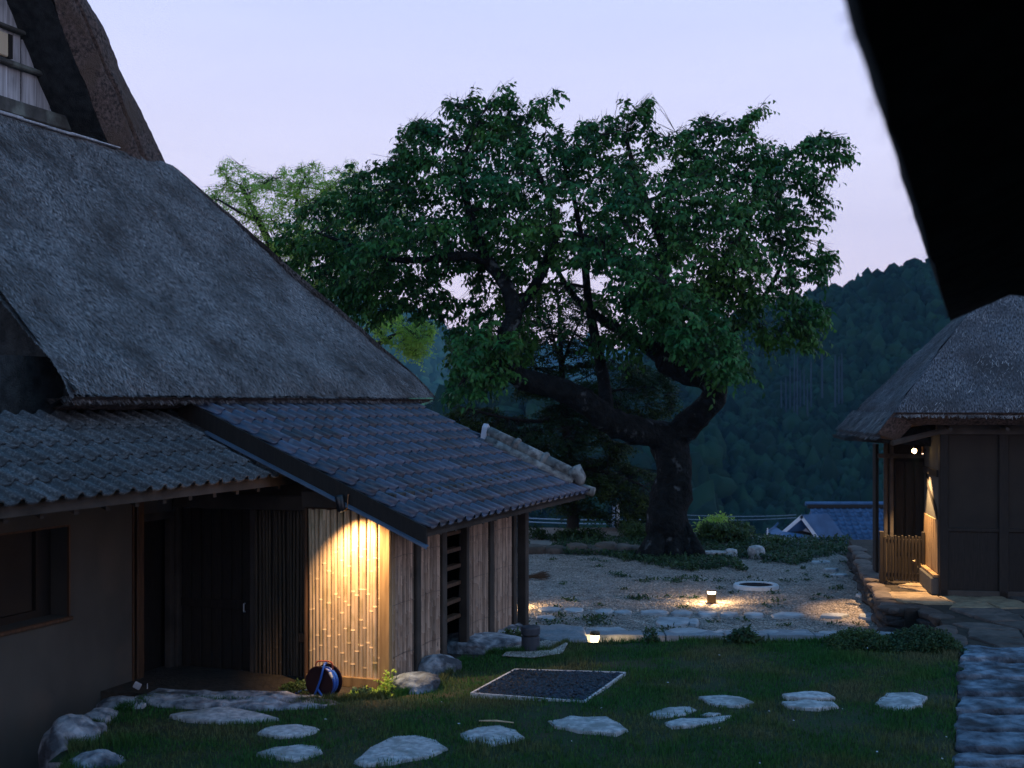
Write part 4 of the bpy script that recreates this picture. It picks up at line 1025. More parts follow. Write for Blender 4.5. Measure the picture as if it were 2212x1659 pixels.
# loose straw over the skirt, hanging fringe along the eave and the verge
rs = random.Random(5); S = []
dn = Vector((.67, 0, -.74)).normalized(); sd = Vector((0, 1, 0)); nm_ = Vector((.74, 0, .67))
for i in range(48000):
    u, v = rs.random(), rs.random() ** 1.15
    S.append((skirt(u, v) , dn, sd, nm_))
straw_on("straw", S, M['straw'], lh, 3, L=.05, W=.009, lift=.014)
S = []
for i in range(3200):
    u = rs.random(); p = skirt(u, 0.002); S.append((p + Vector((-.12 * rs.random(), 0, -.02 - .06 * rs.random())), Vector((.5, 0, -.85)), sd, Vector((.85, 0, .5))))
for i in range(1300):
    v = rs.random(); a = along(Oo, v); p = Vector((-5.62, a[0], a[1])); S.append((p, Vector((.1, .75, -.1 + .4 * rs.random())), Vector((1, 0, 0)), Vector((0, .7, .7))))
for i in range(1100):
    v = rs.random(); p = skirt(1.0, v); S.append((p, Vector((.5, .5, -.45)), Vector((.6, -.5, 0)), Vector((.4, .5, .6))))
for i in range(900):
    v = rs.random() ** 1.5; p = skirt(0.0, v * .98); S.append((p, Vector((.6, -.25, -.7)), sd, nm_))
straw_on("straw_fringe", S, M['straw'], lh, 4, L=.05, W=.006, lift=.01)

MB().box(FX - 4, -.3, 1.25, 1.35, -.6, 2.12).build("light_blocker", M['dark_wood'], lh)  # dark screens added inside the house to stop sky light leaking through gaps
MB().box(FX - .9, FX - .8, -2.4, 1.24, -1.2, 3.2).build("light_blocker", M['dark_wood'], lh)
MB().box(-9, -8.9, -9, 6, -1.3, 7).build("back_wall", M['plaster'], lh)
# ------------------------------------------------------------------ BAMBOO ANNEX
an = empty("bamboo_annex", H.o, H.r, "low bamboo clad annex under a slate tile roof, one panel lit warm by a lamp", "outbuilding")
xl = H.ony(665, 1300, 0).x; xp = H.ony(822, 1300, 0).x
HT = 2.06
pan = MB().box(xl, xp, .02, .20, .08, HT).build("bamboo_panel", M['brown_wood'], an)
x = xl + .02; i = 0
while x < xp - .012:
    r = RND.uniform(.019, .029)
    if x + r > xp: break
    o = link("bamboo_cane", cane_mesh(r, HT - .12 + RND.uniform(-.02, .0), RND.uniform(.36, .66), M['cane'], 100 + i), pan, (x + r * .9, .012 - r * .15, .115)); x += r * 1.93; i += 1
MB().cbox(xp, 0, -.035, .12, .0, HT + .008, .012).build("corner_post", M['post_wood'], an)
MB().cbox(xl, xp - .002, -.045, .02, .0, .115, .006).build("base_board", M['post_wood'], an)
MB().cbox(xl - .06, .002, -.05, .14, HT + .01, HT + .20, .01).build("header_beam", M['beam'], an)
MB().cbox(xl - .035, xl - .002, -.03, .24, .0, HT, .008).build("side_post", M['brown_wood'], an)
MB().cbox(xl - .20, xl - .05, .12, .22, .44, .55, .01).build("wood_block", M['brown_wood'], an)
# dark bamboo beside the door
xd1, xd0 = H.ony(656, 1300, .25).x, H.ony(546, 1300, .25).x
pan2 = MB().box(xd0, xl - .036, .29, .42, -.15, HT).build("bamboo_panel", M['dark_wood'], an)
x = xd0 + .02; i = 0
while x < xd1 - .01:
    r = RND.uniform(.015, .026); o = link("bamboo_cane", cane_mesh(r, HT - .03, RND.uniform(.28, .46), M['cane_dark'], 300 + i), pan2, (x + r, .27, -.02)); x += r * RND.uniform(2.1, 2.7); i += 1
MB().cbox(xd0, xl - .04, .20, .288, -.12, -.03, .008).build("base_board", M['beam'], an)
dx1, dx0 = H.ony(537, 1300, .25).x, H.ony(384, 1300, .25).x
dr_ = MB().box(dx0, dx1, .36, .40, -.30, 1.98).build("door", M['dark_wood'], an)
k = 7
for i in range(k):
    a = dx0 + (dx1 - dx0) * i / k; MB().cbox(a + .006, a + (dx1 - dx0) / k - .006, .335, .359, -.30, 1.98, .006).build("plank", M['dark_wood'], dr_)
MB().cbox(dx0, dx1, .315, .334, .75, .86, .006).build("rail", M['dark_wood'], dr_)
hp = H.ony(537, 1304, .3); MB().tube([(hp.x - .05, .30, hp.z), (hp.x - .05, .27, hp.z), (hp.x - .05, .27, hp.z - .10), (hp.x - .05, .30, hp.z - .10)], .008, 6).build("handle", M['steel'], dr_)
for xx in (dx0 - .085, dx1 + .005): MB().cbox(xx, xx + .08, .26, .36, -.32, 2.06, .01).build("door_post", M['beam'], an)
MB().cbox(FX, xl - .07, .20, .36, 2.00, 2.18, .01).build("lintel", M['beam'], an)
AP, AE, AXE, AZE = .45, .28, .60, 1.93
rz_ = lambda x: AZE + AP * (AXE - x)
mb = MB(); mb.add([(FX, .24, 2.18), (-.0, .24, 2.18), (0, .24, rz_(0) - .12), (FX, .24, rz_(FX) - .12), (FX, .36, 2.18), (0, .36, 2.18), (0, .36, rz_(0) - .12), (FX, .36, rz_(FX) - .12)], ((0, 1, 2, 3), (7, 6, 5, 4), (0, 3, 7, 4), (1, 5, 6, 2)))
mb.build("upper_wall", M['plaster_dark'], an)
# long bamboo side: panels between posts, one open bay with shelves
def oy(px, x=0.0): return H.onx(px, 1300, x).y
secs = [(.02, oy(895)), (oy(905), oy(951)), (oy(1010), oy(1054)), (oy(1063), oy(1106))]
for si, (a, b) in enumerate(secs):
    pn = MB().box(-.08, -.012, a, b, .02, 2.12).build("bamboo_panel", M['dark_wood'], an)
    y = a + .006; i = 0
    while y < b - .012:
        w = RND.uniform(.030, .052); w = min(w, b - y)
        o = link("bamboo_strip", split_mesh(w * RND.uniform(.72, .92), 2.06, M['cane_grey'], si * 50 + i), pn, (-.012 + RND.uniform(-.003, .006), y + w / 2, .05 + RND.uniform(-.01, .01))); o.rotation_euler = (RND.uniform(-.004, .004), 0, 0); y += w; i += 1
    for z_ in (.35, .95, 1.5): MB().tube([(.012, a, z_ + .01), (.014, (a + b) / 2, z_ + .02), (.012, b, z_)], .0025, 4).build("tie_wire", M['black'], pn)
for a, b in ((oy(895) + .004, oy(905) - .004), (oy(951) + .004, oy(961)), (oy(1004), oy(1010) - .004), (oy(1054) + .004, oy(1063) - .004), (oy(1106) + .004, oy(1106) + .13)):
    MB().cbox(-.09, .035, a, b, .0, 2.16, .01).build("post", M['beam'], an)
MB().box(-.05, -.01, -.0, .02, .0, 2.1).build("edge_strip", M['beam'], an)
o0_, o1_ = oy(961), oy(1004)
mb = MB(); mb.box(-.9, -.88, o0_ - .6, o1_ + .6, 0, 2.2); mb.build("bay_back", M['dark_wood'], an)  # dark board added to give the bay its unlit interior
for py in (1150, 1187, 1224, 1261, 1298, 1333):
    z_ = H.onx(982, py, -.06).z; MB().cbox(-.16, -.05, o0_ + .005, o1_ - .005, z_ - .03, z_ + .02, .006).build("shelf_slat", M['brown_wood'], an)
MB().cbox(-.09, .04, .0, 4.25, 2.161, 2.25, .01).build("wall_plate", M['beam'], an)
mb = MB(); mb.box(-3.0, -.10, 4.14, 4.25, 0, 2.1); mb.build("end_wall", M['plaster_dark'], an)
rock("foundation_stone", (-.0, 3.9, .06), .16, .5, .2, M['rock'], 51, an)
fp = H.onx(1131, 1350, 0.0)
MB().cbox(-.07, .07, 4.47, 4.61, -.05, 2.12, .012).build("far_post", M['beam'], an)
# roof deck, tiles, verge board, flashing
deck = MB(); Y0, Y1 = -.36, 5.92
slope_slab(deck, AXE - .04, AZE - .01, -3.35, rz_(-3.35) - .03, Y0 + .03, Y1, .07); ad = deck.build("tile_roof", M['dark_wood'], an)
tn = [tile_mesh("roof_tile", .258, AE + .05 + k * .006, M['tile_new'], .024, .85) for k in range(3)]
tile_field(ad, tn, .258, AE, AP, AXE + .01, AZE - .005, Y0 - .01, 24, 14, 300, 7, .012)
eo = MB(); 
for r_ in range(14): pass
th = math.atan(AP)
def along_slope(x, dz=0): return Vector((x, 0, rz_(x) + dz))
mb = MB(); x0_, x1_ = AXE + .02, -2.6
mb.add([(x0_, Y0 - .05, rz_(x0_) + .0), (x1_, Y0 - .05, rz_(x1_) + .0), (x1_, Y0 - .05, rz_(x1_) - .22), (x0_, Y0 - .05, rz_(x0_) - .20), (x0_, Y0 - .01, rz_(x0_) + .0), (x1_, Y0 - .01, rz_(x1_) + .0), (x1_, Y0 - .01, rz_(x1_) - .22), (x0_, Y0 - .01, rz_(x0_) - .20)],
       ((0, 1, 2, 3), (7, 6, 5, 4), (0, 4, 5, 1), (1, 5, 6, 2), (2, 6, 7, 3), (3, 7, 4, 0)))
mb.build("barge_board", M['dark_wood'], an)
mb = MB(); mb.add([(x0_ + .03, Y0 - .10, rz_(x0_) - .21), (-2.2, Y0 - .10, rz_(-2.2) - .23), (-2.2, Y0 - .04, rz_(-2.2) - .215), (x0_ + .03, Y0 - .04, rz_(x0_) - .195), (x0_ + .03, Y0 - .10, rz_(x0_) - .235), (-2.2, Y0 - .10, rz_(-2.2) - .255)], ((0, 3, 2, 1), (0, 1, 5, 4)))
mb.build("flashing", M['flash'], an)
mb = MB(); mb.box(AXE - .10, AXE - .05, Y0, Y1, AZE - .13, AZE - .075 + .04); mb.build("eave_board", M['beam'], an)
for i in range(14):
    y = Y0 + .1 + i * .45; r_ = MB(); slope_slab(r_, AXE - .07, AZE - .09, -.1, rz_(-.1) - .11, y, y + .05, .06); r_.build("rafter", M['beam'], an)
# short hip ridge of old tiles at the far lower corner, with its white end tile and wired joints
rd = empty("corner_ridge", (0, 0, 0)); rd.parent = an
xa_, xb_ = -.98, .44; yr = 5.66
A_ = Vector((xa_, yr, rz_(xa_) + .07)); B_ = Vector((xb_, yr, rz_(xb_) + .06))
for dy in (-.10, .10): MB().tube([A_ + Vector((0, dy, -.01)), B_ + Vector((0.0, dy, -.01))], .085, 10, rough=.05).build("bed_tile", M['ridge_tile'], rd, smooth=True)
ks = 3
for i in range(ks):
    a, b = A_.lerp(B_, i / ks), A_.lerp(B_, (i + 1) / ks); up = Vector((0, 0, .13))
    MB().tube([a + up, b + up + (b - a) * .02], [.088, .094], 12, rough=.05).build("cap_tile", M['ridge_tile'], rd, smooth=True)
    j = b + up; d = (b - a).normalized()
    MB().tube([j - d * .05, j - d * .02, j + d * .02, j + d * .05], [.095, .125, .12, .095], 12, rough=.1, seed=i).build("joint_collar", M['ridge_tile'], rd, smooth=True)
MB().tube([B_ + Vector((-.06, 0, .13)), B_ + Vector((.04, 0, .16)), B_ + Vector((.10, 0, .06)), B_ + Vector((.12, 0, -.04))], [.10, .14, .10, .05], 12, rough=.15).build("end_finial", M['ridge_tile'], rd, smooth=True)
mb = MB()
import bmesh
pts = [(-.16, -.10), (-.13, .02), (-.07, .14), (.0, .19), (.07, .14), (.13, .02), (.17, -.12), (.10, -.10), (.05, .0), (-.05, .0), (-.10, -.09)]
vs = [(-.05, p[0], p[1]) for p in pts] + [(.03, p[0] * .9, p[1] * .95) for p in pts]; n = len(pts)
mb.add([A_ + Vector(v) + Vector((-.03, 0, .07)) for v in vs], [tuple(range(n)), tuple(reversed(range(n, 2 * n)))] + [(i, i + n, (i + 1) % n + n, (i + 1) % n) for i in range(n)])
mb.build("end_tile", M['end_tile'], rd)
MB().tube([(AXE - .12, Y1 - .02, AZE + .03), (AXE + .10, Y1 - .02, AZE - .03)], .075, 12).build("corner_tile", M['ridge_tile'], rd, smooth=True)
# lamp over the panel and the small box beside it
def spot(name, loc, target, w, size, blend, col, parent=None, r=.02):
    d = bpy.data.lights.new(name, 'SPOT'); d.energy = w; d.spot_size = math.radians(size); d.spot_blend = blend; d.color = col; d.shadow_soft_size = r
    o = bpy.data.objects.new(name, d); COL.objects.link(o)
    o.location = loc; o.rotation_euler = (Vector(target) - Vector(loc)).to_track_quat('-Z', 'Y').to_euler()
    if parent: o.parent = parent
    return o
lp = H.ony(738, 1101, -.46)
wl_ = empty("wall_spotlight", H.w(lp.x, lp.y, lp.z), H.r, "small dark spotlight over the glowing bamboo panel", "wall lamp")
tgt = Vector((.115, .20, -1.0)).normalized()
MB().tube([Vector((0, 0, 0)) - tgt * .17, Vector((0, 0, 0)) - tgt * .16, -tgt * .01, Vector((0, 0, 0)) + tgt * .015], [.03, .048, .052, .048], 14).build("housing", M['black'], wl_, smooth=True)
MB().tube([tgt * .016, tgt * .018], [.036, .036], 14).build("lens", M['bulb_dim'], wl_)
MB().tube([(.07, .43, .17), (.07, .02, .17), (.07, .0, .02), (.055, .0, -.01), (.04, .0, .02), (.04, .0, .06)], .006, 6).build("bracket", M['copper'], wl_)
MB().cbox(.02, .12, .40, .43, .10, .24, .005).build("mount", M['black'], wl_)
spot("panel_light", tgt * .03, Vector((.13, .50, -1.0)), 290, 100, .85, (1.0, .61, .29), wl_)
bx_ = H.ony(798, 1098, -.12)
b_ = empty("eave_box", H.w(bx_.x, bx_.y, bx_.z), H.r, "square slate coloured box fixed under the verge beside the spotlight", "box")
MB().cbox(-.055, .055, -.06, .06, -.08, .10, .008).build("housing", M['box_blue'], b_)
MB().cbox(-.045, .045, -.064, -.059, -.06, .07, .002).build("cover", M['box_blue'], b_)

# ------------------------------------------------------------------ RIGHT HOUSE
rh = empty("thatched_cottage", RH.o, RH.r, "thatched house at the right with a dark plaster wall and a small lit entrance corner", "house")
def rwall(nm, m, *b): return MB().box(*b).build(nm, M[m], rh)
W_ = 5.2
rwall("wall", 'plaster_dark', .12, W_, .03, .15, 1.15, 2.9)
for i in range(6):
    a = .13 + i * (W_ - .13) / 6; MB().cbox(a, a + (W_ - .13) / 6 - .012, .02, .05, .10, 1.10, .006).build("wainscot_board", M['dark_wood'], rh)
for xx in (0, RH.ony(2160, 1100, 0).x, 2.4, 3.6): MB().cbox(xx - .02 * (xx > 0), xx + .14, -.02, .14, .0, 2.95, .012).build("post", M['dark_wood'], rh)
MB().cbox(.12, W_, -.01, .1, 1.10, 1.17, .01).build("rail", M['dark_wood'], rh)
MB().cbox(0, W_, -.02, .12, 0, .10, .01).build("ground_sill", M['beam'], rh)
MB().cbox(-.05, W_, -.03, .14, 2.76, 2.95, .01).build("wall_plate", M['beam'], rh)
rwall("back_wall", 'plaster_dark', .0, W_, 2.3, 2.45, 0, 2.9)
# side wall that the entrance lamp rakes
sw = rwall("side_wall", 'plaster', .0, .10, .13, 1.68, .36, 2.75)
MB().cbox(-.03, -.0, .14, 1.66, 2.02, 2.14, .008).build("tie_beam", M['dark_wood'], rh)
MB().add([(-.02, .20, 1.30), (-.02, .20, 1.44), (-.02, 1.4, 2.02), (-.02, 1.4, 1.88), (.0, .20, 1.30), (.0, .20, 1.44), (.0, 1.4, 2.02), (.0, 1.4, 1.88)], ((0, 1, 2, 3), (0, 3, 7, 4), (1, 5, 6, 2))).build("brace", M['dark_wood'], rh)
for i in range(7):
    a = .14 + i * .215; MB().cbox(-.016, -.002, a, a + .20, .36, 1.28, .006).build("side_board", M['post_wood'], rh)
MB().cbox(-.13, .02, .05, 1.66, .0, .30, .02).build("plinth", M['plaster'], rh)
MB().cbox(-.10, .0, .06, 1.66, .301, .35, .008).build("plinth_cap", M['post_wood'], rh)
# entrance wing behind the gate
xg = RH.ony(1908, 1200, 1.7).x
MB().box(xg + .05, .0, 2.0, 2.05, .0, 2.6).build("entry_screen", M['dark_wood'], rh)
for px in (1913, 1926): 
    xx = RH.ony(px, 1100, 1.7).x; MB().cbox(xx - .035, xx + .03, 1.66, 1.74, .0, 2.55, .008).build("entry_post", M['beam'], rh)
MB().cbox(xg - .1, .0, 1.66, 1.72, 2.28, 2.36, .006).build("entry_beam", M['beam'], rh)
MB().cbox(xg, xg + .06, 2.9, 3.4, .0, 2.5, .006).build("entry_side", M['dark_wood'], rh)
for i in range(3): MB().cbox(xg + .25 + i * .18, xg + .40 + i * .18, 1.965, 1.998, .5, 2.2, .006).build("screen_board", M['dark_wood'], rh)
we = MB(); we.add([(-1.5, .95, 2.62), (0, .95, 2.52), (0, 3.4, 2.52), (-1.5, 3.4, 2.62), (-1.5, .95, 2.67), (0, .95, 2.9), (0, 3.4, 2.9), (-1.5, 3.4, 2.67)], ((0, 3, 2, 1), (4, 5, 6, 7), (0, 1, 5, 4), (2, 3, 7, 6), (3, 0, 4, 7)))
we.build("entry_roof", M['thatch_dark'], rh)
# thatch: hip roof
Ax, Ay, Az = -1.13, -.80, 2.78
ridge_y, ridge_z = 1.02, 5.30
fa = .86; 
def rthatch(A, B, C_, D, nu, nv, nrm, nm="thatch_roof", uax=0):
    A, B, C_, D, nrm = map(Vector, (A, B, C_, D, nrm)); nrm.normalize()
    def fn(u, v):
        p = A.lerp(B, u).lerp(D.lerp(C_, u), v); a = .04 * (noise.noise(p * 1.1) + .5 * noise.noise(p * 3) + .4 * noise.noise(p * 9))
        return p + nrm * (a - .08 * max(0, 1 - v * 9) ** 2)
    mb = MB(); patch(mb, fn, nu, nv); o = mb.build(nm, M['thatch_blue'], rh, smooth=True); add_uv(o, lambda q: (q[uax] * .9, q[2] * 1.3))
    S = []
    side = (B - A).normalized(); dn_ = (A.lerp(B, .5) - D.lerp(C_, .5)).normalized()
    for i in range(int(5200 * (B - A).length / 7)): S.append((fn(rs.random(), rs.random()), dn_, side, nrm))
    for i in range(int(140 * (B - A).length)): S.append((fn(rs.random(), 0.004), dn_, side, nrm))
    straw_on("straw", S, M['straw'], rh, 9, L=.07, W=.009)
rthatch((-.86, -.8, 3.14), (7.5, -.8, 3.14), (7.5, ridge_y, ridge_z), (.95, ridge_y, ridge_z), 120, 50, (0, -.75, .65))
rthatch((-1.48, 2.75, 2.78), (-1.13, -.8, 2.78), (-.86, -.8, 3.14), (-1.15, 2.75, 3.14), 60, 8, (-.7, 0, .7), uax=1)
rthatch((-1.15, 2.75, 3.14), (-.86, -.8, 3.14), (.95, ridge_y, ridge_z), (.95, ridge_y + .02, ridge_z), 60, 44, (-.7, 0, .7), uax=1)
rthatch((7.5, 2.75, 3.1), (-1.15, 2.75, 3.14), (.95, ridge_y, ridge_z), (7.5, ridge_y, ridge_z), 60, 30, (0, .75, .65))
mb = MB()
E = [(-1.13, -.8, 2.78), (-.86, -.8, 3.14), (7.5, -.8, 3.14)]; In = [(-.75, -.42, 2.66), (-.5, -.42, 2.93), (7.5, -.42, 2.93)]
mb.add(E + In + [(-1.48, 2.75, 2.78), (-1.0, 2.6, 2.66)], [(0, 3, 4, 1), (1, 4, 5, 2), (6, 7, 3, 0)])
mb.add([(-.75, -.42, 2.66), (-.5, -.42, 2.93), (7.5, -.42, 2.93), (7.5, .1, 2.96), (-.1, .1, 2.96), (-.3, 2.6, 2.75), (-1.0, 2.6, 2.66)], [(0, 6, 5, 4, 1), (1, 4, 3, 2)])
mb.build("eave_cut", M['thatch_cut'], rh)
for i in range(5):
    MB().tube([(.1 + i * .9, .1, 2.9), (.1 + i * .9, -.5, 2.86)], .035, 6).build("rafter", M['beam'], rh)
MB().tube([(.05, .05, 2.82), (-.85, -.5, 2.62)], .05, 6).build("hip_rafter", M['beam'], rh)
# gate
ga = RH.ony(1899, 1200, 1.45).x; gate = empty("slatted_gate", RH.w(ga, 1.45, 0), RH.r, "low dark slatted gate across the entrance corner of the right house", "gate")
gw_ = RH.ony(1998, 1200, 1.45).x - ga; gz = .86
MB().cbox(0, .08, -.04, .04, 0, .95, .01).build("gate_post", M['dark_wood'], gate)
MB().cbox(gw_ - .06, gw_, -.04, .04, 0, .95, .01).build("gate_post", M['dark_wood'], gate)
for z_ in (.12, .74): MB().cbox(.08, gw_ - .06, -.02, .02, z_, z_ + .07, .006).build("rail", M['dark_wood'], gate)
k = 11
for i in range(k):
    a = .10 + (gw_ - .2) * i / (k - 1) - .02; MB().cbox(a, a + .042, -.045, -.021, .05, gz + (.02 if i % 2 else 0), .006).build("slat", M['dark_wood'], gate)
MB().tube([(gw_ * .72, -.06, .42), (gw_ * .78, -.07, .42)], .012, 6).build("latch", M['bronze'], gate)
# entrance lamps
lw = atY(1975, 974, 22.9)
el = empty("entrance_spotlight", lw, RH.r, "bright round spotlight under the cottage eave at the entrance", "lamp")
MB().tube([(0, -.0, 0), (0, .02, 0), (0, .12, .02)], [.048, .05, .04], 14).build("housing", M['black'], el)
MB().tube([(0, -.006, 0), (0, -.001, 0)], [.042, .042], 14).build("lens", M['bulb_glow'], el)
MB().tube([(0, .08, .02), (0, .08, .30)], .012, 6).build("bracket", M['black'], el)
spot("entrance_light", (.02, -.02, -.05), (-.10, -.18, -2.0), 900, 70, .5, (1.0, .60, .27), el, .03)
sc = atY(1993, 972, 22.9)
e2 = empty("wall_sconce", sc, RH.r, "small dim sconce on the post right of the round spotlight", "wall lamp")
MB().tube([(0, 0, -.06), (0, 0, .06)], .022, 10).build("shade", M['copper'], e2)
MB().tube([(0, 0, -.075), (0, 0, -.061)], .016, 10).build("bulb", M['bulb_dim'], e2)
MB().cbox(.02, .06, -.02, .02, -.02, .02, .004).build("mount", M['black'], e2)

# ------------------------------------------------------------------ NEAR HOUSE: the dark eave overhead
NH = Frame((2.41, 7.0, 0), -20.0)
nh = empty("near_house", NH.o, NH.r, "near thatched house whose black eave hangs into the upper right corner", "house")
q1 = NH.ony(2182, 637, 0)
end = [(0, 3.75), (q1.x, q1.z), (q1.x + .5, q1.z - .08), (1.5, 3.9), (6.0, 3.9), (6.0, 9.5), (5.2, 9.5), (.35, 4.75), (-.06, 4.35), (-.10, 4.05)]
mb = MB(); n = len(end)
def en(i, y, k=0):
    x, z = end[i]; return Vector((x, y, z))
L_ = 60
base = 0
for s_ in range(L_ + 1):
    y = -15.0 * s_ / L_
    for i in range(n):
        p = en(i, y); 
        if i in (0, 8, 9, 7): p += Vector((.012 * noise.noise(Vector((y * 2.2, i, 1))), 0, .014 * noise.noise(Vector((y * 3, i, 5)))))
        if s_ == 0 and i in (7, 8, 9): p.y += .0; p.y -= .25 if i != 9 else .1
        mb.v.append(tuple(p))
for s_ in range(L_):
    for i in range(n):
        j = (i + 1) % n; mb.f.append((s_ * n + i, s_ * n + j, (s_ + 1) * n + j, (s_ + 1) * n + i))
mb.f.append(tuple(range(n))); mb.f.append(tuple(reversed(range(L_ * n, L_ * n + n))))
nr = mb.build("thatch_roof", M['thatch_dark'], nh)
S = []
for i in range(900): S.append((Vector((.0 + .03 * rs.random(), -rs.random() * 15, 3.76)), Vector((-.2, 0, -.95)), Vector((0, 1, 0)), Vector((-1, 0, 0))))
for i in range(40):
    t = rs.random(); S.append((Vector((q1.x * t, .0, 3.75 + (q1.z - 3.75) * t + .02)), Vector((0, .3, -.9)), Vector((1, 0, 0)), Vector((0, 1, 0))))
straw_on("straw_fringe", S, M['thatch_dark'], nh, 12, L=.022, W=.006)
MB().box(1.55, 6.0, -15.0, -1.0, 0, 3.95).build("wall", M['dark_wood'], nh)
for i in range(10): MB().cbox(1.44, 1.56, -14.6 + i * 1.5, -14.46 + i * 1.5, 0, 3.9, .01).build("post", M['dark_wood'], nh)

# ------------------------------------------------------------------ TREES
def limb_pts(L): return [atY(x, y, Y) for x, y, Y, r in L], [r for *_, r in L]
def smooth_path(P, R_, k=4):
    out, rr = [], []
    n = len(P)
    for i in range(n - 1):
        p0, p1, p2, p3 = P[max(i - 1, 0)], P[i], P[i + 1], P[min(i + 2, n - 1)]
        for j in range(k):
            t = j / k; t2, t3 = t * t, t * t * t
            out.append(.5 * ((2 * p1) + (p2 - p0) * t + (2 * p0 - 5 * p1 + 4 * p2 - p3) * t2 + (3 * p1 - p0 - 3 * p2 + p3) * t3)); rr.append(R_[i] * (1 - t) + R_[i + 1] * t)
    out.append(P[-1]); rr.append(R_[-1]); return out, rr
def grow_limb(nm, L, root, n=12, rough=.12, m='bark', k=5, seed=0):
    P, R_ = limb_pts(L); P, R_ = smooth_path(P, R_, k); o_ = root.location
    MB().tube([p - o_ for p in P], R_, n, rough=rough, seed=seed).build(nm, M[m], root, smooth=True); return P, R_
def crown(name, root, poly, holes, Yc, n, half, skel, Lf, Wf, m, seed, per=9, slen=.34, droop=.25, clump=.9, thr=-.12, up=.25, twigm='bark_dark', flat=0.0, yb=0.0, nsub=240, hang=.75, subr=.05, shoots=()):
    rg = np.random.RandomState(seed); o_ = np.array(root.location)
    pl = np.array(poly, float); mn, mx = pl.min(0), pl.max(0); P = []
    ppm = F / Yc; mean = pl.mean(0)
    while len(P) < n:
        q = mn + rg.rand(4000, 2) * (mx - mn); q = q[in_poly(q, pl)]; d = edge_dist(q, pl) / ppm
        hk = np.ones(len(q))
        for hp_, keep in holes: hk[in_poly(q, hp_)] = keep
        for (x, y), dd, kk in zip(q, d, hk):
            if rg.rand() > kk: continue
            hf = min(half, .35 + dd * 1.6); t = rg.uniform(-1, 1); t = math.copysign(abs(t) ** .75, t); Y = Yc + yb + t * hf
            p = atY(x, y, Y)
            v = noise.noise(Vector((p.x, p.y, p.z * (1.6 if not flat else 3.0))) * clump + Vector((seed, 0, 0))) + .5 * noise.noise(p * clump * 2.6)
            if dd > .22 and v < thr: continue
            if dd <= .34 and noise.noise(p * 2.3 + Vector((seed, 5, 0))) < -.02: continue
            P.append(tuple(p))
            if len(P) >= n: break
    P = np.array(P); cen = np.array(atY(mean[0], mean[1] + 40, Yc))
    out = norm((P - cen) * np.array([1, 1, .8])); D = norm(out * .8 + rg.normal(size=P.shape) * .55 + np.array([0, 0, up])); 
    if flat: D[:, 2] *= (1 - flat); D = norm(D)
    sp, sdv = [], []
    for (xa_, ya_), (xb_, yb_) in shoots:
        yy_ = Yc + rg.uniform(-1.5, 1.5); a_, b_ = atY(xa_, ya_, yy_), atY(xb_, yb_, yy_); k_ = max(3, int((b_ - a_).length / .11))
        for j_ in range(k_): sp.append(tuple(a_.lerp(b_, (j_ + .5) / k_) + Vector(tuple(rg.normal(size=3) * .05 * (1 - j_ / k_))))); sdv.append(tuple((b_ - a_).normalized() * .8 + Vector(tuple(rg.normal(size=3) * .35))))
    if sp: P = np.vstack([P, np.array(sp)]); D = np.vstack([D, norm(np.array(sdv))])
    # leaves along each spray, alternately set, tips hanging
    N = len(P); t = (np.arange(per) + .5) / per
    sl = slen * rg.uniform(.5, 1.5, N)[:, None, None]
    arc = -np.array([0, 0, 1.0]) * (t ** 2)[None, :, None] * sl * .35
    base = P[:, None, :] + D[:, None, :] * (t[None, :, None] - .5) * sl + arc
    side = norm(np.cross(D, np.array([0, 0, 1.0]) + rg.normal(size=D.shape) * .2))
    sg = np.where(np.arange(per) % 2 == 0, 1.0, -1.0)[None, :, None]
    LD = norm(D[:, None, :] * .55 + side[:, None, :] * sg * .8 + rg.normal(size=(N, per, 3)) * .25 + np.array([0, 0, -hang]))
    LN = norm(np.array([0, 0, 1.0]) * .8 + rg.normal(size=(N, per, 3)) * .35 + D[:, None, :] * .5)
    n2 = N * per; depthv = np.repeat(np.clip(rg.normal(.45, .28, N), 0, 1), per) * .65 + rg.rand(n2) * .35
    leaves(name, base.reshape(-1, 3) - o_, LD.reshape(-1, 3), LN.reshape(-1, 3), Lf * rg.uniform(.65, 1.25, n2), Wf * rg.uniform(.8, 1.15, n2), m, root, seed, droop=droop, tint=depthv)
    # branches: greedy hierarchy from the limbs out to sub nodes, then a twig to each spray
    S = np.array([tuple(p) for p in skel[0]]); SR = np.array(skel[1])
    sub = P[rg.choice(N, min(nsub, N), replace=False)]
    d0 = np.min(np.linalg.norm(sub[:, None] - S[None], axis=2), axis=1); sub = sub[np.argsort(d0)]
    A_, B_, ra, rb = [], [], [], []
    nodes = S.copy(); nr_ = SR.copy()
    for s_ in sub:
        dd = np.linalg.norm(nodes - s_, axis=1); k = int(np.argmin(dd + .6 * (nodes[:, 2] > s_[2] + .4)))
        r0 = min(nr_[k] * .6, subr); A_.append(nodes[k]); B_.append(s_); ra.append(r0); r1 = max(r0 * .55, .008); rb.append(r1)
        L_ = dd[k]; mids = [nodes[k] + (s_ - nodes[k]) * f for f in (.35, .7, 1.0)]
        nodes = np.vstack([nodes, mids]); nr_ = np.concatenate([nr_, [r0 * .85, r0 * .7, r1]])
    bo_ = thin_tubes("branches", np.array(A_) - o_, np.array(B_) - o_, ra, rb, M[twigm], root, .05, seed, 5, 5); bo_["kind"] = "stuff"
    nn = nodes; near = []
    for i in range(0, N, 500):
        c_ = P[i:i + 500]; near.append(np.argmin(np.linalg.norm(c_[:, None] - nn[None], axis=2), axis=1))
    near = np.concatenate(near); A2 = nn[near]; ok = np.linalg.norm(A2 - P, axis=1) < 2.4
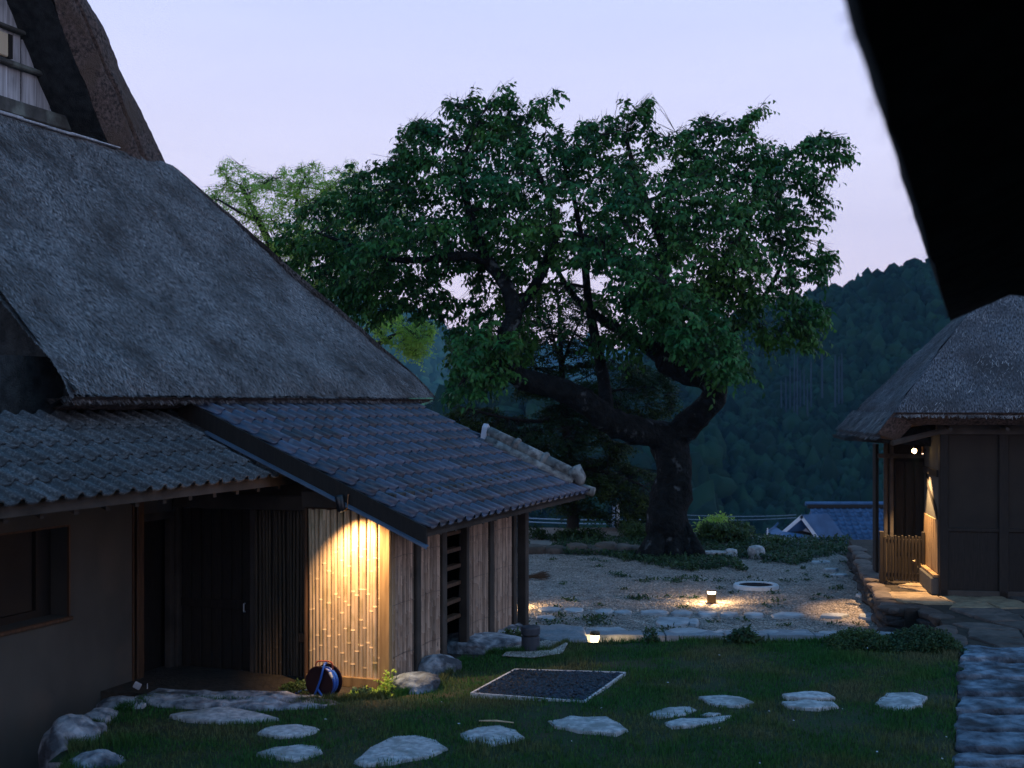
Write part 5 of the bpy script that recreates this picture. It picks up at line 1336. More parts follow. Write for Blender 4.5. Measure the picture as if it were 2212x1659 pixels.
    tw_ = thin_tubes("twigs", (A2 - o_)[ok], (P + D * slen * .4 - o_)[ok], .007, .003, M[twigm], root, .06, seed, 2, 3); tw_["kind"] = "stuff"
    return P

# the old cherry
tb = atz(1452, 1207, -.3)
ct = empty("cherry_tree", (tb.x, 31.0, -.45), 0, "huge old cherry tree with a twisted forked trunk across the gravel court", "tree")
Yt = 31.0
trunkL = [(1452, 1236, Yt, .86), (1450, 1200, Yt, .66), (1446, 1160, Yt, .58), (1442, 1110, Yt, .54), (1452, 1060, Yt, .46), (1457, 1010, Yt, .44), (1448, 965, Yt, .47), (1440, 930, Yt, .44)]
limbs = [
 [(1446, 955, Yt, .40), (1478, 925, Yt - .2, .33), (1515, 890, Yt - .5, .31), (1545, 850, Yt - .7, .30), (1528, 820, Yt - .8, .31), (1480, 800, Yt - .6, .33), (1440, 775, Yt - .3, .31), (1434, 740, Yt, .25), (1430, 690, Yt + .3, .20), (1430, 620, Yt + .5, .17), (1436, 550, Yt + .6, .13), (1410, 470, Yt + .5, .10), (1375, 380, Yt + .3, .07), (1350, 290, Yt, .04)],
 [(1445, 950, Yt, .42), (1410, 935, Yt - .3, .36), (1370, 930, Yt - .6, .34), (1311, 906, Yt - .9, .31), (1270, 870, Yt - 1.2, .30), (1225, 848, Yt - 1.4, .28), (1170, 830, Yt - 1.6, .26), (1120, 815, Yt - 1.8, .24), (1088, 775, Yt - 1.9, .22), (1090, 730, Yt - 1.8, .20), (1110, 680, Yt - 1.6, .19), (1095, 620, Yt - 1.4, .16), (1055, 565, Yt - 1.2, .14), (1032, 510, Yt - 1.0, .11), (1010, 440, Yt - .9, .09), (1000, 350, Yt - .7, .06), (1040, 250, Yt - .6, .03)],
 [(1475, 800, Yt - .6, .24), (1420, 765, Yt + .4, .2), (1370, 728, Yt + 1.0, .16), (1300, 690, Yt + 1.6, .12), (1240, 640, Yt + 2, .08), (1190, 560, Yt + 2.2, .05)],
 [(1540, 842, Yt - .7, .15), (1550, 800, Yt - .4, .12), (1575, 740, Yt + .4, .09), (1630, 670, Yt + 1.0, .07), (1680, 590, Yt + 1.2, .05), (1710, 500, Yt + 1.2, .035)],
 [(1055, 565, Yt - 1.2, .12), (1000, 552, Yt - 1.4, .11), (930, 560, Yt - 1.6, .09), (850, 560, Yt - 1.6, .07), (760, 530, Yt - 1.4, .05), (680, 500, Yt - 1.2, .03)],
 [(1120, 815, Yt - 1.8, .14), (1070, 812, Yt - 2.3, .10), (1015, 815, Yt - 2.6, .05)],
 [(1311, 906, Yt - .9, .18), (1306, 840, Yt - .2, .16), (1292, 760, Yt + .4, .13), (1272, 660, Yt + .8, .11), (1262, 560, Yt + 1, .09), (1240, 430, Yt + 1.1, .06), (1200, 300, Yt + 1, .03)],
 [(1434, 730, Yt, .16), (1490, 660, Yt - .6, .14), (1560, 570, Yt - 1, .11), (1620, 460, Yt - .4, .05), (1640, 340, Yt - .2, .02)],
 [(1110, 680, Yt - 1.6, .15), (1165, 600, Yt - .9, .12), (1200, 500, Yt - .4, .09), (1170, 390, Yt, .06), (1110, 270, Yt + .2, .03)],
 [(1430, 640, Yt + .4, .10), (1350, 570, Yt - 1.2, .09), (1290, 520, Yt - 1.8, .06), (1220, 500, Yt - 2.2, .03)],
]
Ps, Rs_ = grow_limb("trunk", trunkL, ct, 22, .22, seed=1)
SK = [list(Ps), list(Rs_)]
for i, L in enumerate(limbs):
    p_, r_ = grow_limb("limb", L, ct, 13 if i < 2 else 9, .22 if i < 2 else .14, seed=i + 3); SK[0] += p_; SK[1] += r_
for i, (ax, r0) in enumerate(((1380, .2), (1405, .26), (1500, .22), (1525, .16), (1455, .3))):
    a = atY(ax, 1214, Yt - .5 - .2 * (i % 2)) - ct.location; b = atY(1450 + (ax - 1450) * .4, 1130, Yt - .2) - ct.location
    MB().tube([a + Vector((0, 0, -.25)), a.lerp(b, .3) + Vector((0, 0, -.1)), b], [r0, r0 * .9, r0 * .5], 9, rough=.2, seed=i).build("root_flare", M['bark'], ct, smooth=True)
cherry_poly = [(600, 520), (605, 480), (640, 452), (690, 425), (735, 402), (760, 372), (800, 362), (832, 352), (858, 338), (862, 300), (880, 268), (908, 250), (925, 262), (950, 258), (985, 262), (975, 240), (968, 219), (997, 211), (1012, 200), (1030, 191), (1048, 206), (1063, 215), (1080, 196), (1099, 178), (1106, 200), (1118, 225), (1140, 228), (1174, 211), (1195, 200), (1213, 191), (1205, 222), (1198, 246), (1209, 268), (1240, 279), (1262, 262), (1280, 258), (1298, 262), (1310, 246), (1330, 240), (1345, 225), (1345, 205), (1372, 212), (1404, 213), (1405, 245), (1408, 280), (1440, 288), (1457, 280), (1484, 262), (1510, 256), (1541, 250), (1559, 255), (1575, 268), (1600, 250), (1620, 238), (1640, 224), (1657, 215), (1645, 236), (1620, 262), (1625, 300), (1652, 308), (1705, 317), (1722, 300), (1745, 294), (1780, 290), (1813, 297), (1836, 320), (1830, 345), (1789, 340), (1792, 380), (1760, 400), (1786, 424), (1790, 462), (1762, 470), (1768, 494), (1730, 500), (1745, 525), (1790, 540), (1803, 556), (1778, 580), (1758, 598), (1714, 603), (1712, 628), (1750, 645), (1786, 662), (1784, 690), (1770, 738), (1727, 757), (1700, 738), (1650, 745), (1617, 700), (1590, 700), (1597, 730), (1600, 762), (1630, 804), (1575, 814), (1537, 822), (1500, 800), (1480, 770), (1450, 752), (1420, 745), (1386, 764), (1350, 772), (1307, 768), (1260, 740), (1200, 700), (1172, 690), (1160, 740), (1130, 780), (1100, 800), (1063, 830), (1030, 852), (1005, 856), (966, 852), (978, 800), (964, 770), (978, 730), (966, 720), (985, 690), (997, 650), (1040, 628), (1015, 606), (992, 640), (984, 680), (960, 690), (944, 678), (930, 660), (912, 678), (890, 676), (864, 662), (840, 690), (800, 706), (760, 680), (700, 650), (640, 600)]
holes = [([(940, 598), (1005, 588), (1030, 615), (1000, 640), (985, 650), (960, 640)], .03), ([(1150, 625), (1340, 615), (1345, 690), (1270, 765), (1160, 700)], .10), ([(1190, 590), (1300, 560), (1400, 600), (1340, 660), (1200, 650)], .30), ([(1440, 600), (1500, 580), (1500, 640), (1450, 680)], .6), ([(1540, 640), (1620, 660), (1600, 690), (1530, 690)], .4), ([(1100, 620), (1150, 600), (1165, 660), (1120, 740), (1070, 740)], .55)]
crown("crown", ct, cherry_poly, holes, Yt, 5900, 3.1, SK, .170, .082, M['leaf_cherry'], 3, per=9, slen=.55, thr=.0, clump=1.0, nsub=330,
      shoots=[((1060, 235), (1101, 178)), ((1010, 240), (1030, 190)), ((1150, 240), (1213, 190)), ((1385, 290), (1405, 210)), ((1352, 255), (1346, 205)), ((1585, 290), (1657, 215)), ((1490, 290), (1542, 250)), ((1720, 335), (1838, 330)), ((1700, 395), (1792, 378)), ((1730, 470), (1792, 463)), ((1700, 560), (1804, 556)), ((1700, 606), (1778, 592)), ((1555, 785), (1634, 808)), ((935, 605), (988, 645)), ((925, 630), (952, 684)), ((885, 630), (902, 678)), ((742, 405), (758, 345)), ((860, 310), (906, 250)), ((980, 260), (966, 212)), ((1245, 290), (1282, 256)), ((1700, 640), (1788, 668)), ((1700, 660), (1780, 700)), ((1690, 690), (1770, 742)), ((1640, 700), (1664, 752)), ((690, 440), (640, 448)), ((830, 370), (818, 334)), ((1640, 330), (1655, 300)), ((1740, 320), (1800, 292)), ((1330, 270), (1310, 242))])

crown("crown", ct, [(1000, 720), (1040, 690), (1080, 690), (1120, 720), (1112, 780), (1130, 792), (1060, 832), (1000, 857), (966, 852), (975, 790), (975, 745)], [], Yt, 210, 1.3, SK, .165, .08, M['leaf_cherry'], 71, per=9, slen=.6, thr=-.02, clump=1.3, nsub=30, yb=-2.4)
crown("crown", ct, [(1290, 560), (1400, 540), (1480, 600), (1560, 660), (1600, 760), (1590, 806), (1540, 822), (1500, 792), (1450, 744), (1400, 700), (1330, 640)], [], Yt, 400, 1.2, SK, .165, .085, M['leaf_cherry'], 72, per=9, slen=.6, thr=.04, clump=1.5, nsub=30, yb=-2.8)

# light green tree behind the roof
lt = empty("light_green_tree", atY(640, 900, 42) * 1.0, 0, "airy light green tree rising behind the thatched roof slope", "tree")
lt.location.z = -.8
sk = [[], []]
for i, L in enumerate([[(620, 1150, 42, .3), (625, 800, 42, .24), (610, 600, 42, .17), (560, 480, 42, .10), (520, 400, 42, .05)], [(618, 640, 42, .16), (650, 520, 42.5, .10), (640, 440, 42.5, .06), (660, 380, 42.5, .03)], [(622, 720, 42, .15), (720, 560, 41.5, .10), (780, 460, 41.5, .06), (800, 390, 41.5, .03)], [(560, 480, 42, .07), (520, 460, 41, .05), (470, 430, 41, .03)], [(625, 800, 42, .16), (780, 760, 40, .1), (860, 720, 39.5, .05), (900, 720, 39.5, .03)]]):
    p_, r_ = grow_limb("limb" if i else "trunk", L, lt, 7, .05, 'bark_dark', 4); sk[0] += p_; sk[1] += r_
poly_l = [(438, 408), (470, 404), (495, 392), (474, 372), (487, 338), (515, 345), (530, 365), (570, 372), (600, 378), (615, 362), (640, 372), (655, 350), (680, 352), (700, 368), (740, 362), (748, 345), (762, 346), (770, 365), (860, 380), (880, 480), (860, 560), (760, 640), (660, 620), (560, 540), (490, 480)]
crown("crown", lt, poly_l, [([(460, 420), (520, 430), (540, 480), (490, 470)], .45), ([(560, 400), (620, 420), (600, 470), (550, 450)], .55), ([(480, 340), (600, 340), (600, 385), (500, 400)], .6)], 42, 3000, 2.0, sk, .105, .048, M['leaf_light'], 5, per=9, slen=.5, thr=-.05, clump=1.0, nsub=140, hang=.25, subr=.03)
poly_l2 = [(790, 690), (850, 676), (900, 684), (935, 700), (930, 740), (905, 775), (870, 760), (830, 740)]
crown("lower_crown", lt, poly_l2, [], 39.5, 420, 1.0, sk, .12, .055, M['leaf_light'], 6, per=9, slen=.5, thr=-.1, clump=1.2, nsub=24, hang=.25, subr=.02)

# dark layered maple behind, left of the trunk
mt = empty("maple_tree", (atY(1238, 1160, 36).x, 36, -.6), 0, "dark layered maple with a slender trunk between the annex roof and the cherry trunk", "tree")
sk = [[], []]
for i, L in enumerate([[(1238, 1185, 36, .20), (1236, 1100, 36, .17), (1228, 980, 36, .15), (1218, 880, 36, .12), (1212, 780, 36, .08), (1208, 680, 36, .05), (1200, 600, 36, .02)],
   [(1222, 900, 36, .09), (1160, 910, 35.5, .06), (1080, 900, 35.3, .04), (1000, 880, 35.3, .02)], [(1230, 1000, 36, .09), (1170, 1010, 35.5, .06), (1090, 990, 35, .03)], [(1230, 1010, 36, .09), (1310, 1020, 35.5, .06), (1390, 1050, 35, .03)], [(1218, 860, 36, .08), (1290, 850, 35.5, .05), (1350, 840, 35, .03)],
   [(1214, 800, 36, .05), (1188, 700, 36, .03), (1170, 620, 36, .015)], [(1214, 790, 36, .05), (1240, 720, 36, .03), (1275, 650, 36, .015)], [(1216, 820, 36, .05), (1150, 790, 36, .03), (1090, 770, 36, .015)]]):
    p_, r_ = grow_limb("limb" if i else "trunk", L, mt, 7, .05, 'bark_dark', 4); sk[0] += p_; sk[1] += r_
for j, (pl, nn, th_) in enumerate([([(955, 900), (990, 876), (1060, 882), (1130, 900), (1200, 870), (1290, 890), (1300, 940), (1360, 960), (1330, 1000), (1200, 1020), (1120, 1010), (1060, 970), (1000, 950)], 2100, .02), ([(1060, 970), (1200, 985), (1320, 990), (1420, 1020), (1440, 1110), (1380, 1160), (1300, 1120), (1180, 1100), (1120, 1040)], 1900, .0), ([(1000, 740), (1100, 720), (1160, 640), (1230, 600), (1300, 640), (1330, 700), (1300, 760), (1180, 780), (1060, 790), (1000, 780)], 1100, .08), ([(980, 780), (1100, 770), (1180, 790), (1330, 770), (1440, 800), (1460, 880), (1380, 920), (1300, 900), (1200, 860), (1120, 850)], 1500, .04)]):
    crown("crown", mt, pl, [], 36, nn, 1.8, sk, .095, .05, M['leaf_maple'], 11 + j, per=9, slen=.5, thr=th_, clump=.95, nsub=40, hang=.1, flat=.75, subr=.02, up=0)

# bushes and bank planting
def bush(name, pxs, py_base, Y, n, m, seed, lb, L=.07, cat="bush", depth=.8, grp=None):
    rg = np.random.RandomState(seed); (x0_, x1_, top_) = pxs; a = atY(x0_, py_base, Y); b = atY(x1_, py_base, Y); hh = (py_base - top_) / F * Y
    root = empty(name, (a + b) / 2, 0, lb, cat, grp); cen = (a + b) / 2; w = (b - a).length / 2; P = []
    nb = max(3, int(w / hh * 3)); cl = [(rg.uniform(-.75, .75) * w, rg.uniform(-.5, .5) * depth, rg.uniform(.3, .75) * hh, rg.uniform(.25, .5) * hh) for _ in range(nb * 3)]
    while len(P) < n:
        c_ = cl[rg.randint(len(cl))]; q = norm(rg.normal(size=3)) * c_[3] * rg.rand() ** .4
        p = np.array([c_[0] + q[0] * 1.3, c_[1] + q[1], max(.02, c_[2] + q[2])]); 
        if p[2] <= hh * 1.05: P.append(p)
    P = np.array(P); D = norm(rg.normal(size=(n, 3)) + [0, 0, .3]); N_ = norm(rg.normal(size=(n, 3)) * .5 + [0, 0, 1])
    leaves("foliage", P, D, N_, L * rg.uniform(.6, 1.4, n), L * .5 * rg.uniform(.7, 1.2, n), m, root, seed)
    k = rg.randint(0, n, 50); thin_tubes("stems", P[k] * np.array([.5, .5, 0]), P[k], .02, .005, M['bark_dark'], root, seed=seed); return root
bush("bush", (1500, 1640, 1128), 1178, 33.5, 4200, M['leaf_bush'], 51, "leafy bush just right of the cherry trunk", L=.10)
bush("light_bush", (1508, 1565, 1108), 1165, 34.5, 1700, M['leaf_light'], 52, "pale green upright bush glowing beside the cherry trunk", L=.09)
bush("bush", (1640, 1700, 1160), 1192, 33, 1200, M['leaf_bush'], 53, "low straggly bush between the rocks and the blue roof", L=.08)
bush("bush", (1352, 1430, 1132), 1180, 34, 3000, M['leaf_bush'], 54, "dark bush left of the cherry trunk beneath the pale pole", L=.09)
bush("bush", (1130, 1320, 1140), 1185, 34, 3600, M['leaf_maple'], 55, "dark low bush behind the border rocks", L=.09)
bush("bush", (1560, 1690, 1178), 1203, 31.5, 2000, M['weed'], 56, "green ground bush in front of the pale border rocks", L=.08)
bush("bush", (1710, 1830, 1176), 1192, 32.5, 1500, M['leaf_bush'], 57, "grassy bush at the foot of the blue roofed house", L=.07)
P = []
for i in range(24000):
    x = rg.uniform(1130, 1840); y_ = rg.uniform(1172, 1232)
    lim = np.interp(x, [1130, 1280, 1340, 1400, 1500, 1560, 1640, 1700, 1780, 1840], [1196, 1198, 1206, 1216, 1232, 1226, 1240, 1228, 1200, 1192])
    if y_ > lim + 8 * noise.noise(Vector((x * .03, y_ * .1, 0))): continue
    w = atz(x, y_, -.42); 
    if noise.noise(Vector((w.x * .8, w.y * .4, 2))) < -.25: continue
    P.append((w.x, w.y, court_z(w.x, w.y) + rg.rand() * .12))
P = np.array(P); n = len(P)
o = leaves("ground_cover", P, norm(rg.normal(size=(n, 3)) + [0, 0, .4]), norm(rg.normal(size=(n, 3)) * .4 + [0, 0, 1]), rg.uniform(.06, .13, n), rg.uniform(.03, .06, n), M['weed'], None, 60)
tag(o, "creeping ground cover spreading from the cherry trunk over the gravel", "ground cover")
# border rocks
rk = [(1150, 1182, 60, .28), (1200, 1184, 50, .24), (1245, 1180, 40, .35), (1290, 1185, 46, .3), (1312, 1178, 52, .36), (1345, 1182, 44, .36), (1370, 1184, 48, .3)]
for i, (px, py, w, h) in enumerate(rk):
    c_ = atY(px, py - 2, 31.7); o = rock("border_rock", c_, w / F * 31.7 / 2 * 1.15, .3, h * 1.2, M['rock_brown'], 60 + i, rz=.3 * i)
    tag(o, ["dim rock behind the far post of the annex", "low dim rock second in the dark border row", "upright rock third in the dark border row", "rounded brown rock in the middle of the border row", "largest rounded brown rock of the border row", "brown rock with a rounded top, second from the cherry trunk", "square brown rock touching the cherry trunk's left side"][i], "rock", "brown rocks bordering the planting behind the gravel")
for px, py, w, h, lb in [(1545, 1195, 62, .06, "thin white flat stone in the weeds right of the cherry trunk"), (1578, 1192, 26, .25, "grey rounded rock left of the pale upright one"), (1634, 1186, 30, .33, "pale upright rock among the weeds, the brightest there"), (1660, 1203, 40, .15, "low grey rock in front of the weeds")]:
    c_ = atY(px, py - 4, 30.6); tag(rock("rock", c_, w / F * 30.6 / 2 * 1.1, .22, h, M['step'] if h != .15 else M['rock'], int(px), flat=.4), lb, "rock")
# broom bundle on the gravel
bp = atz(1134, 1252, CZ); d_ = Vector((1, .1, 0)); br = empty("broom", bp, .1, "brown twig broom lying on the gravel beyond the annex post", "broom")
mb = MB(); 
for i in range(60):
    a = Vector((RND.uniform(-.02, .1), RND.gauss(0, .02), .05 + RND.gauss(0, .015))); b = Vector((.45 + RND.uniform(-.05, .1), RND.gauss(0, .09), .09 + RND.gauss(0, .05)))
    mb.tube([a, a.lerp(b, .5), b], [.008, .007, .003], 4)
mb.build("twigs", M['broom'], br); MB().tube([(.05, 0, .06), (-.9, -.1, .04)], .014, 6).build("handle", M['cane'], br)

# ------------------------------------------------------------------ pole, wires, far house
pl_ = empty("utility_pole", atY(1335, 1152, 70), 0, "pale concrete utility pole beyond the garden, left of the cherry trunk", "utility pole")
MB().tube([(0, 0, -6), (0, 0, 0), (0, 0, 1.62)], [.09, .085, .08], 10).build("shaft", M['pole'], pl_)
MB().tube([(-.22, .1, -6), (-.22, .1, 1.55)], .08, 8).build("brace_pole", M['wire'], pl_)
for (ya, yb, x0_, x1_, lb) in ((1114, 1122, 1000, 1420, "upper cable left of the cherry trunk"), (1121, 1131, 1000, 1420, "lower cable left of the cherry trunk"), (1111, 1112, 1420, 1720, "upper faint cable right of the cherry trunk"), (1121, 1118, 1420, 1720, "lower faint cable right of the cherry trunk")):
    a, b = atY(x0_, ya - 3, 71), atY(x1_, yb, 71); pts = [a.lerp(b, t / 12) + Vector((0, 0, -.35 * 4 * (t / 12) * (1 - t / 12) * .4)) for t in range(13)]
    tag(MB().tube(pts, .035 if x0_ < 1300 else .018, 5).build("power_line", M['wire']), lb, "cable", "power lines across the valley")
# distant pale dots: rock tips beyond the bank are skipped; far house follows
fo = atY(1735, 1097, 60.0); fh = empty("blue_roofed_house", fo, 0, "house below the terrace with a blue grey tiled roof and a white edged gable", "house")
fz = lambda py, Y: 3.3 - (py - HY) / F * Y - fo.z
# main roof: ridge along x, slope toward the court
pitch = .62; rows_, cols_ = 11, 22; tw, te = .30, .33; th = math.atan(pitch); D_ = 3.55
mb = MB(); mb.add([(.35, 0, -.12), (7.2, 0, -.02), (7.2, -D_, -D_ * pitch - .02), (.35, -D_, -D_ * pitch - .12), (.35, 4, -2.5), (7.2, 4, -2.5), (.35, -D_, -D_ * pitch - .2), (7.2, -D_, -D_ * pitch - .1)], [(0, 3, 2, 1), (0, 1, 5, 4), (3, 6, 7, 2), (0, 4, 6, 3)])
fr_ = mb.build("roof", M['far_tile'], fh)
ft = tile_mesh("roof_tile", tw, te + .04, M['far_tile'], .03)
for r_ in range(rows_):
    for c_i in range(cols_):
        d = (r_ + 0) * te * math.cos(th)
        o = link("roof_tile", ft, fr_, (.30 + c_i * tw, -d, -d * pitch + .0)); o.rotation_euler = (0, th, -math.pi / 2)
        o.location = (.30 + (c_i + 1) * tw - tw, -d, -d * pitch + .0)
rr_ = MB(); rr_.cbox(.2, 7.2, -.13, .13, -.02, .16, .03); rr_.build("ridge", M['dark_wood'], fh); MB().tube([(.1, 0, .20), (7.2, 0, .20)], .10, 8).build("ridge_cap", M['far_tile'], fh)
MB().box(.6, 7.0, -3.2, 3.6, -9, -2.25).build("wall", M['far_wall'], fh)
# gable wing in front, white barge boards
gx0 = (1732 - CX) / F * 56.4 - fo.x; gz0 = fz(1112, 56.4); gy = 56.4 - 60.0
L1 = Vector(((1690 - CX) / F * 56.4 - fo.x, gy, fz(1148, 56.4))); R1 = Vector(((1769 - CX) / F * 56.4 - fo.x, gy, fz(1161, 56.4))); A1 = Vector((gx0, gy, gz0))
def barge(a, b, th_=.14, nm="barge_board"):
    d = (b - a).normalized(); n_ = Vector((-d.z, 0, d.x)); 
    if n_.z > 0: n_ = -n_
    vs = [a, b, b + n_ * th_, a + n_ * th_]; vs2 = [v + Vector((0, .08, 0)) for v in vs]
    MB().add(vs + vs2, [(0, 1, 2, 3), (7, 6, 5, 4), (0, 4, 5, 1), (1, 5, 6, 2), (2, 6, 7, 3), (3, 7, 4, 0)]).build(nm, M['white_paint'], fh)
barge(L1, A1); barge(R1, A1)
back = Vector((1.3, .6, 0))
MB().add([L1, A1, A1 + back, L1 + back, L1 + Vector((0, 0, -.06)), A1 + Vector((0, 0, -.06)), A1 + back, L1 + back], [(0, 1, 2, 3), (4, 7, 6, 5)]).build("wing_roof", M['far_tile'], fh)
MB().add([R1, A1, A1 + back, R1 + back], [(3, 2, 1, 0)]).build("wing_roof", M['far_tile'], fh)
mid = (L1 + R1) / 2
MB().add([L1 + Vector((.1, .5, 0)), R1 + Vector((-.1, .5, 0)), A1 + Vector((0, .5, -.15))], [(0, 1, 2)]).build("gable_wall", M['dark_wood'], fh)
pw0, pw1 = A1.lerp(R1, .22), A1.lerp(R1, .78)
MB().add([Vector((A1.x + .02, gy + .47, A1.z - .38)), Vector((pw1.x - .10, gy + .47, pw1.z - .06)), Vector((A1.x - .12, gy + .47, pw1.z + .10))], [(0, 2, 1)]).build("gable_panel", M['white_paint'], fh)
# skirt roof under the gable
sl, sr = Vector(((1662 - CX) / F * 55 - fo.x, 55.4 - 60, fz(1152, 55.4))), Vector(((1772 - CX) / F * 55.0 - fo.x, 55.0 - 60, fz(1172, 55.0)))
MB().add([sl, sr, R1 + Vector((.0, .1, .02)), L1 + Vector((0, .1, .02)), L1 + Vector((-.25, .6, .20))], [(0, 1, 2, 3), (0, 3, 4)]).build("skirt_roof", M['far_tile'], fh)
MB().tube([sl + Vector((-.05, 0, .06)), L1 + Vector((-.3, .3, .15)), L1 + Vector((-.1, .5, .32))], .05, 6).build("hip_ridge", M['far_tile'], fh)
MB().tube([sl + Vector((0, 0, -.05)), sl + Vector((0, 0, .22))], [.04, .02], 6).build("finial", M['white_paint'], fh)
MB().tube([R1 + Vector((.05, 0, -.05)), sr + Vector((.1, -.1, .02))], .07, 6).build("hip_ridge", M['far_tile'], fh)
MB().box(sl.x + .5, sr.x - .25, sl.y + .25, sl.y + .4, -6, sr.z - .0).build("wing_wall", M['white_paint'], fh)
tag(MB().cbox(*(lambda a, b: (a.x, b.x, 36.0, 36.1, b.z, a.z))(atY(1816, 1180, 36), atY(1835, 1188, 36)), .005).build("white_panel", M['white_paint']), "small white panel at the far end of the ditch below the blue roof", "panel")

# ------------------------------------------------------------------ bollards
def bollard(px, py_base, z, r, h, lit, lb, w=6):
    c_ = atz(px, py_base, z); root = empty("bollard_lamp", c_, 0, lb, "bollard lamp", "bollard lamps of the garden")
    hb = h * .66
    if lit:
        MB().tube([(0, 0, -.05), (0, 0, hb - .01), (0, 0, hb)], [r * .92, r * .92, r * .86], 24).build("base", M['bronze'], root, smooth=False)
        MB().tube([(0, 0, hb + .002), (0, 0, h * .90)], [r * .80, r * .86], 24).build("diffuser", M['lamp_glow'], root)
        MB().tube([(0, 0, h * .905), (0, 0, h * .97), (0, 0, h)], [r, r, r * .93], 24).build("cap", M['bronze'], root)
        for k in range(4):
            a = k * math.pi / 2 + .4; dx, dy = math.cos(a), math.sin(a)
            d = bpy.data.lights.new("bollard_light", 'SPOT'); d.energy = w; d.color = (1, .62, .28); d.spot_size = math.radians(110); d.spot_blend = .8; d.shadow_soft_size = .02
            o = bpy.data.objects.new("bollard_light", d); COL.objects.link(o); o.parent = root; o.location = (dx * (r + .02), dy * (r + .02), h * .82)
            o.rotation_euler = Vector((dx, dy, -.75)).to_track_quat('-Z', 'Y').to_euler()
    else:
        MB().tube([(0, 0, -.02), (0, 0, h * .60), (0, 0, h * .62)], [r * .93, r * .93, r * .88], 32).build("base", M['box_blue'], root, smooth=False)
        MB().tube([(0, 0, h * .62), (0, 0, h * .70)], [r * .80, r * .80], 24).build("diffuser", M['black'], root)
        MB().tube([(0, 0, h * .70), (0, 0, h * .93), (0, 0, h * .99), (0, 0, h)], [r * .98, r, r * .96, r * .90], 32).build("cap", M['box_blue'], root)
        for k in (-1, 1): MB().cbox(k * r * .9 - .008, k * r * .9 + .008, -.01, .01, h * .64, h * .68, .002).build("clip", M['steel'], root)
    return root
bollard(1537, 1301, CZ + .02, .092, .235, True, "lit bollard lamp standing alone on the pale gravel court", 55)
bl = bollard(1285, 1436.5, -.80, .080, .52, True, "lit bollard lamp in the sunken path, only its glowing head showing over the grass", 22)
bollard(1146, 1407, LZ + .01, .128, .325, False, "unlit black bollard on the lawn's edge beside the pale pebbles", 0)
bollard(1104, 1312, CZ + .02, .085, .235, True, "lit bollard lamp almost hidden behind the annex's far post", 40)
# well cover ring on the court
wc = atz(1633, 1266, CZ + .04); wr = empty("well_ring", wc, 0, "round well cover with a pale concrete rim on the gravel", "well cover")
ro, ri = .455, .345; mb = MB(); n = 64
for r_, z_ in ((ro, -.1), (ro, .02), (ro - .02, .045), (ri + .02, .045), (ri, .03), (ri, -.05)):
    for k in range(n): mb.v.append((math.cos(2 * math.pi * k / n) * r_, math.sin(2 * math.pi * k / n) * r_, z_))
for s_ in range(5):
    for k in range(n): mb.f.append((s_ * n + k, s_ * n + (k + 1) % n, (s_ + 1) * n + (k + 1) % n, (s_ + 1) * n + k))
mb.build("rim", M['concrete_ring'], wr, smooth=True)
MB().tube([(0, 0, .0), (0, 0, .022)], [ri - .003, ri - .004], 48).build("cover", M['cover_black'], wr)

# ------------------------------------------------------------------ hose reel
hc = atz(700, 1507, .0); hr = empty("hose_reel", (hc.x, hc.y, .0), math.radians(62), "round maroon hose reel wound with bright blue hose by the lit bamboo", "hose reel")
R0 = .178; zc = R0 + .005
def disc(x, r, nm, m='reel'):
    MB().tube([(x - .008, 0, zc), (x + .008, 0, zc)], [r, r], 36).build(nm, M[m], hr)
    mb = MB(); n = 40; pts = [(x, math.cos(2 * math.pi * k / n) * r, zc + math.sin(2 * math.pi * k / n) * r) for k in range(n + 1)]
    mb.tube(pts, .008, 6, cap=False); mb.build("flange_rim", M[m], hr)
disc(-.09, R0, "flange"); disc(.09, R0, "flange")
MB().tube([(-.09, 0, zc), (.09, 0, zc)], .07, 16).build("hub", M['reel'], hr)
rr = random.Random(2); pts = []
for k in range(5):
    for j in range(28):
        a = 2 * math.pi * (j / 28); lay = k
        pts.append((-.066 + .13 * ((k + j / 28) / 5), math.cos(a) * (.148 + .006 * (k % 2)), zc + math.sin(a) * (.148 + .006 * (k % 2))))
MB().tube(pts, .0125, 7).build("hose", M['hose'], hr, smooth=True)
pts = [(.02, -.02, zc + .20), (-.05, -.05, zc + .215), (-.11, -.07, zc + .17), (-.135, -.05, zc + .05), (-.125, .02, zc - .10), (-.12, .07, .02), (-.16, .12, .012)]
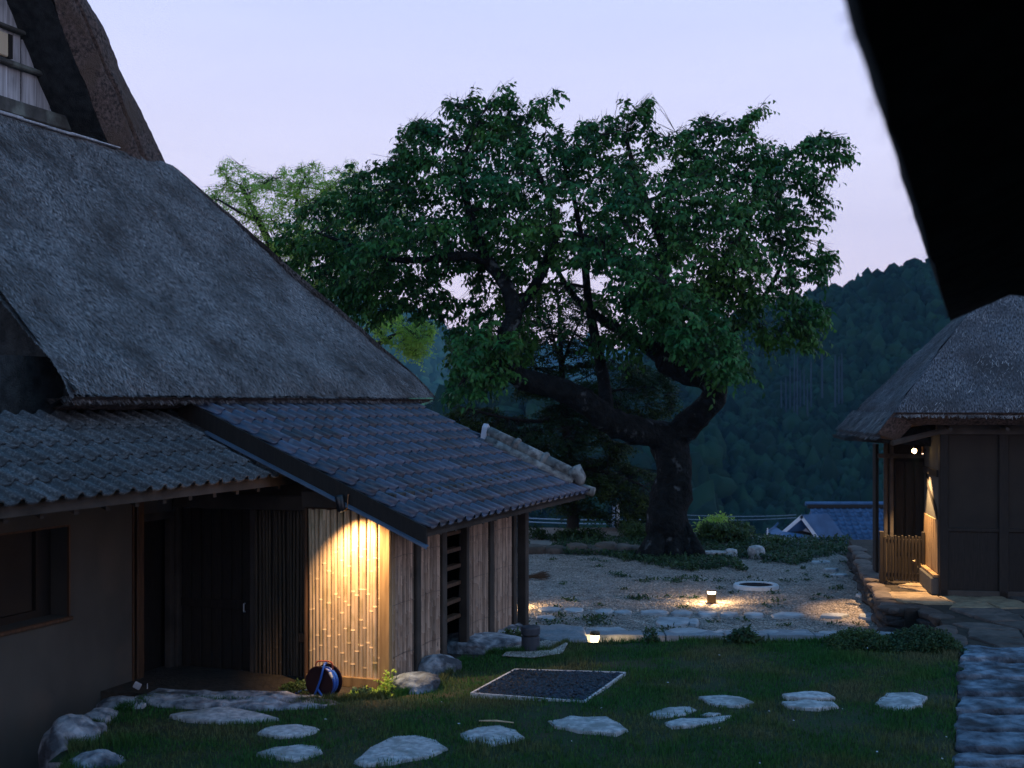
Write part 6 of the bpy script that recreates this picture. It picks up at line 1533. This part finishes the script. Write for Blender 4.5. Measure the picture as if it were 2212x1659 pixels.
P_, R_ = smooth_path([Vector(p) for p in pts], [.0125] * 7, 5); MB().tube(P_, .0125, 7).build("loose_hose", M['hose'], hr, smooth=True)
pts = [(-.12, .0, zc - .06), (-.13, -.06, zc - .12), (-.16, -.12, .02), (-.22, -.24, .012)]
P_, R_ = smooth_path([Vector(p) for p in pts], [.0125] * 4, 5); MB().tube(P_, .0125, 7).build("loose_hose", M['hose'], hr, smooth=True)
pts = [(.04, -.09, zc + .12), (.03, -.08, zc + .21), (.0, 0, zc + .225), (-.03, .08, zc + .21), (-.04, .09, zc + .12)]
P_, R_ = smooth_path([Vector(p) for p in pts], [.009] * 5, 5); MB().tube(P_, .009, 7).build("carry_handle", M['reel_red'], hr, smooth=True)
MB().tube([(-.08, -.14, zc + .12), (-.12, -.20, zc + .08)], [.018, .012], 8).build("nozzle", M['plastic_grey'], hr)
P_, R_ = smooth_path([atz(x, y, .015) for x, y in ((640, 1497), (652, 1492), (668, 1491), (684, 1497), (692, 1505))], [.0125] * 5, 5)
tag(MB().tube(P_, .0125, 7).build("garden_hose", M['hose'], smooth=True), "blue hose tail looping over the weeds left of the reel", "hose")
# small pale things by the wall post
c_ = atz(295, 1488, .11)
tg = empty("hinge_bracket", c_, 0, "small pale bracket lying on the slab by the wall post", "bracket")
MB().cbox(-.05, .03, -.02, .02, .0, .07, .006, Matrix.Rotation(.5, 4, 'Y')).build("plate", M['plastic_grey'], tg)
MB().tube([(.12, 0, 0), (.12, 0, .06)], .006, 6).build("pin", M['plastic_grey'], tg)

# ------------------------------------------------------------------ haze
hz = MB(); hz.box(-2300, 2300, -30, 3000, -62, 420); ho = hz.build("haze", [])
hm = bpy.data.materials.new("haze_air"); hm.use_nodes = True; hn = hm.node_tree.nodes; hn.clear()
ov = hn.new("ShaderNodeOutputMaterial"); pv = hn.new("ShaderNodeVolumePrincipled"); pv.inputs["Color"].default_value = (.24, .58, .98, 1); pv.inputs["Density"].default_value = .00018; pv.inputs["Anisotropy"].default_value = 0.0
hm.node_tree.links.new(pv.outputs[0], ov.inputs["Volume"]); ho.data.materials.append(hm); tag(ho, kind="stuff")
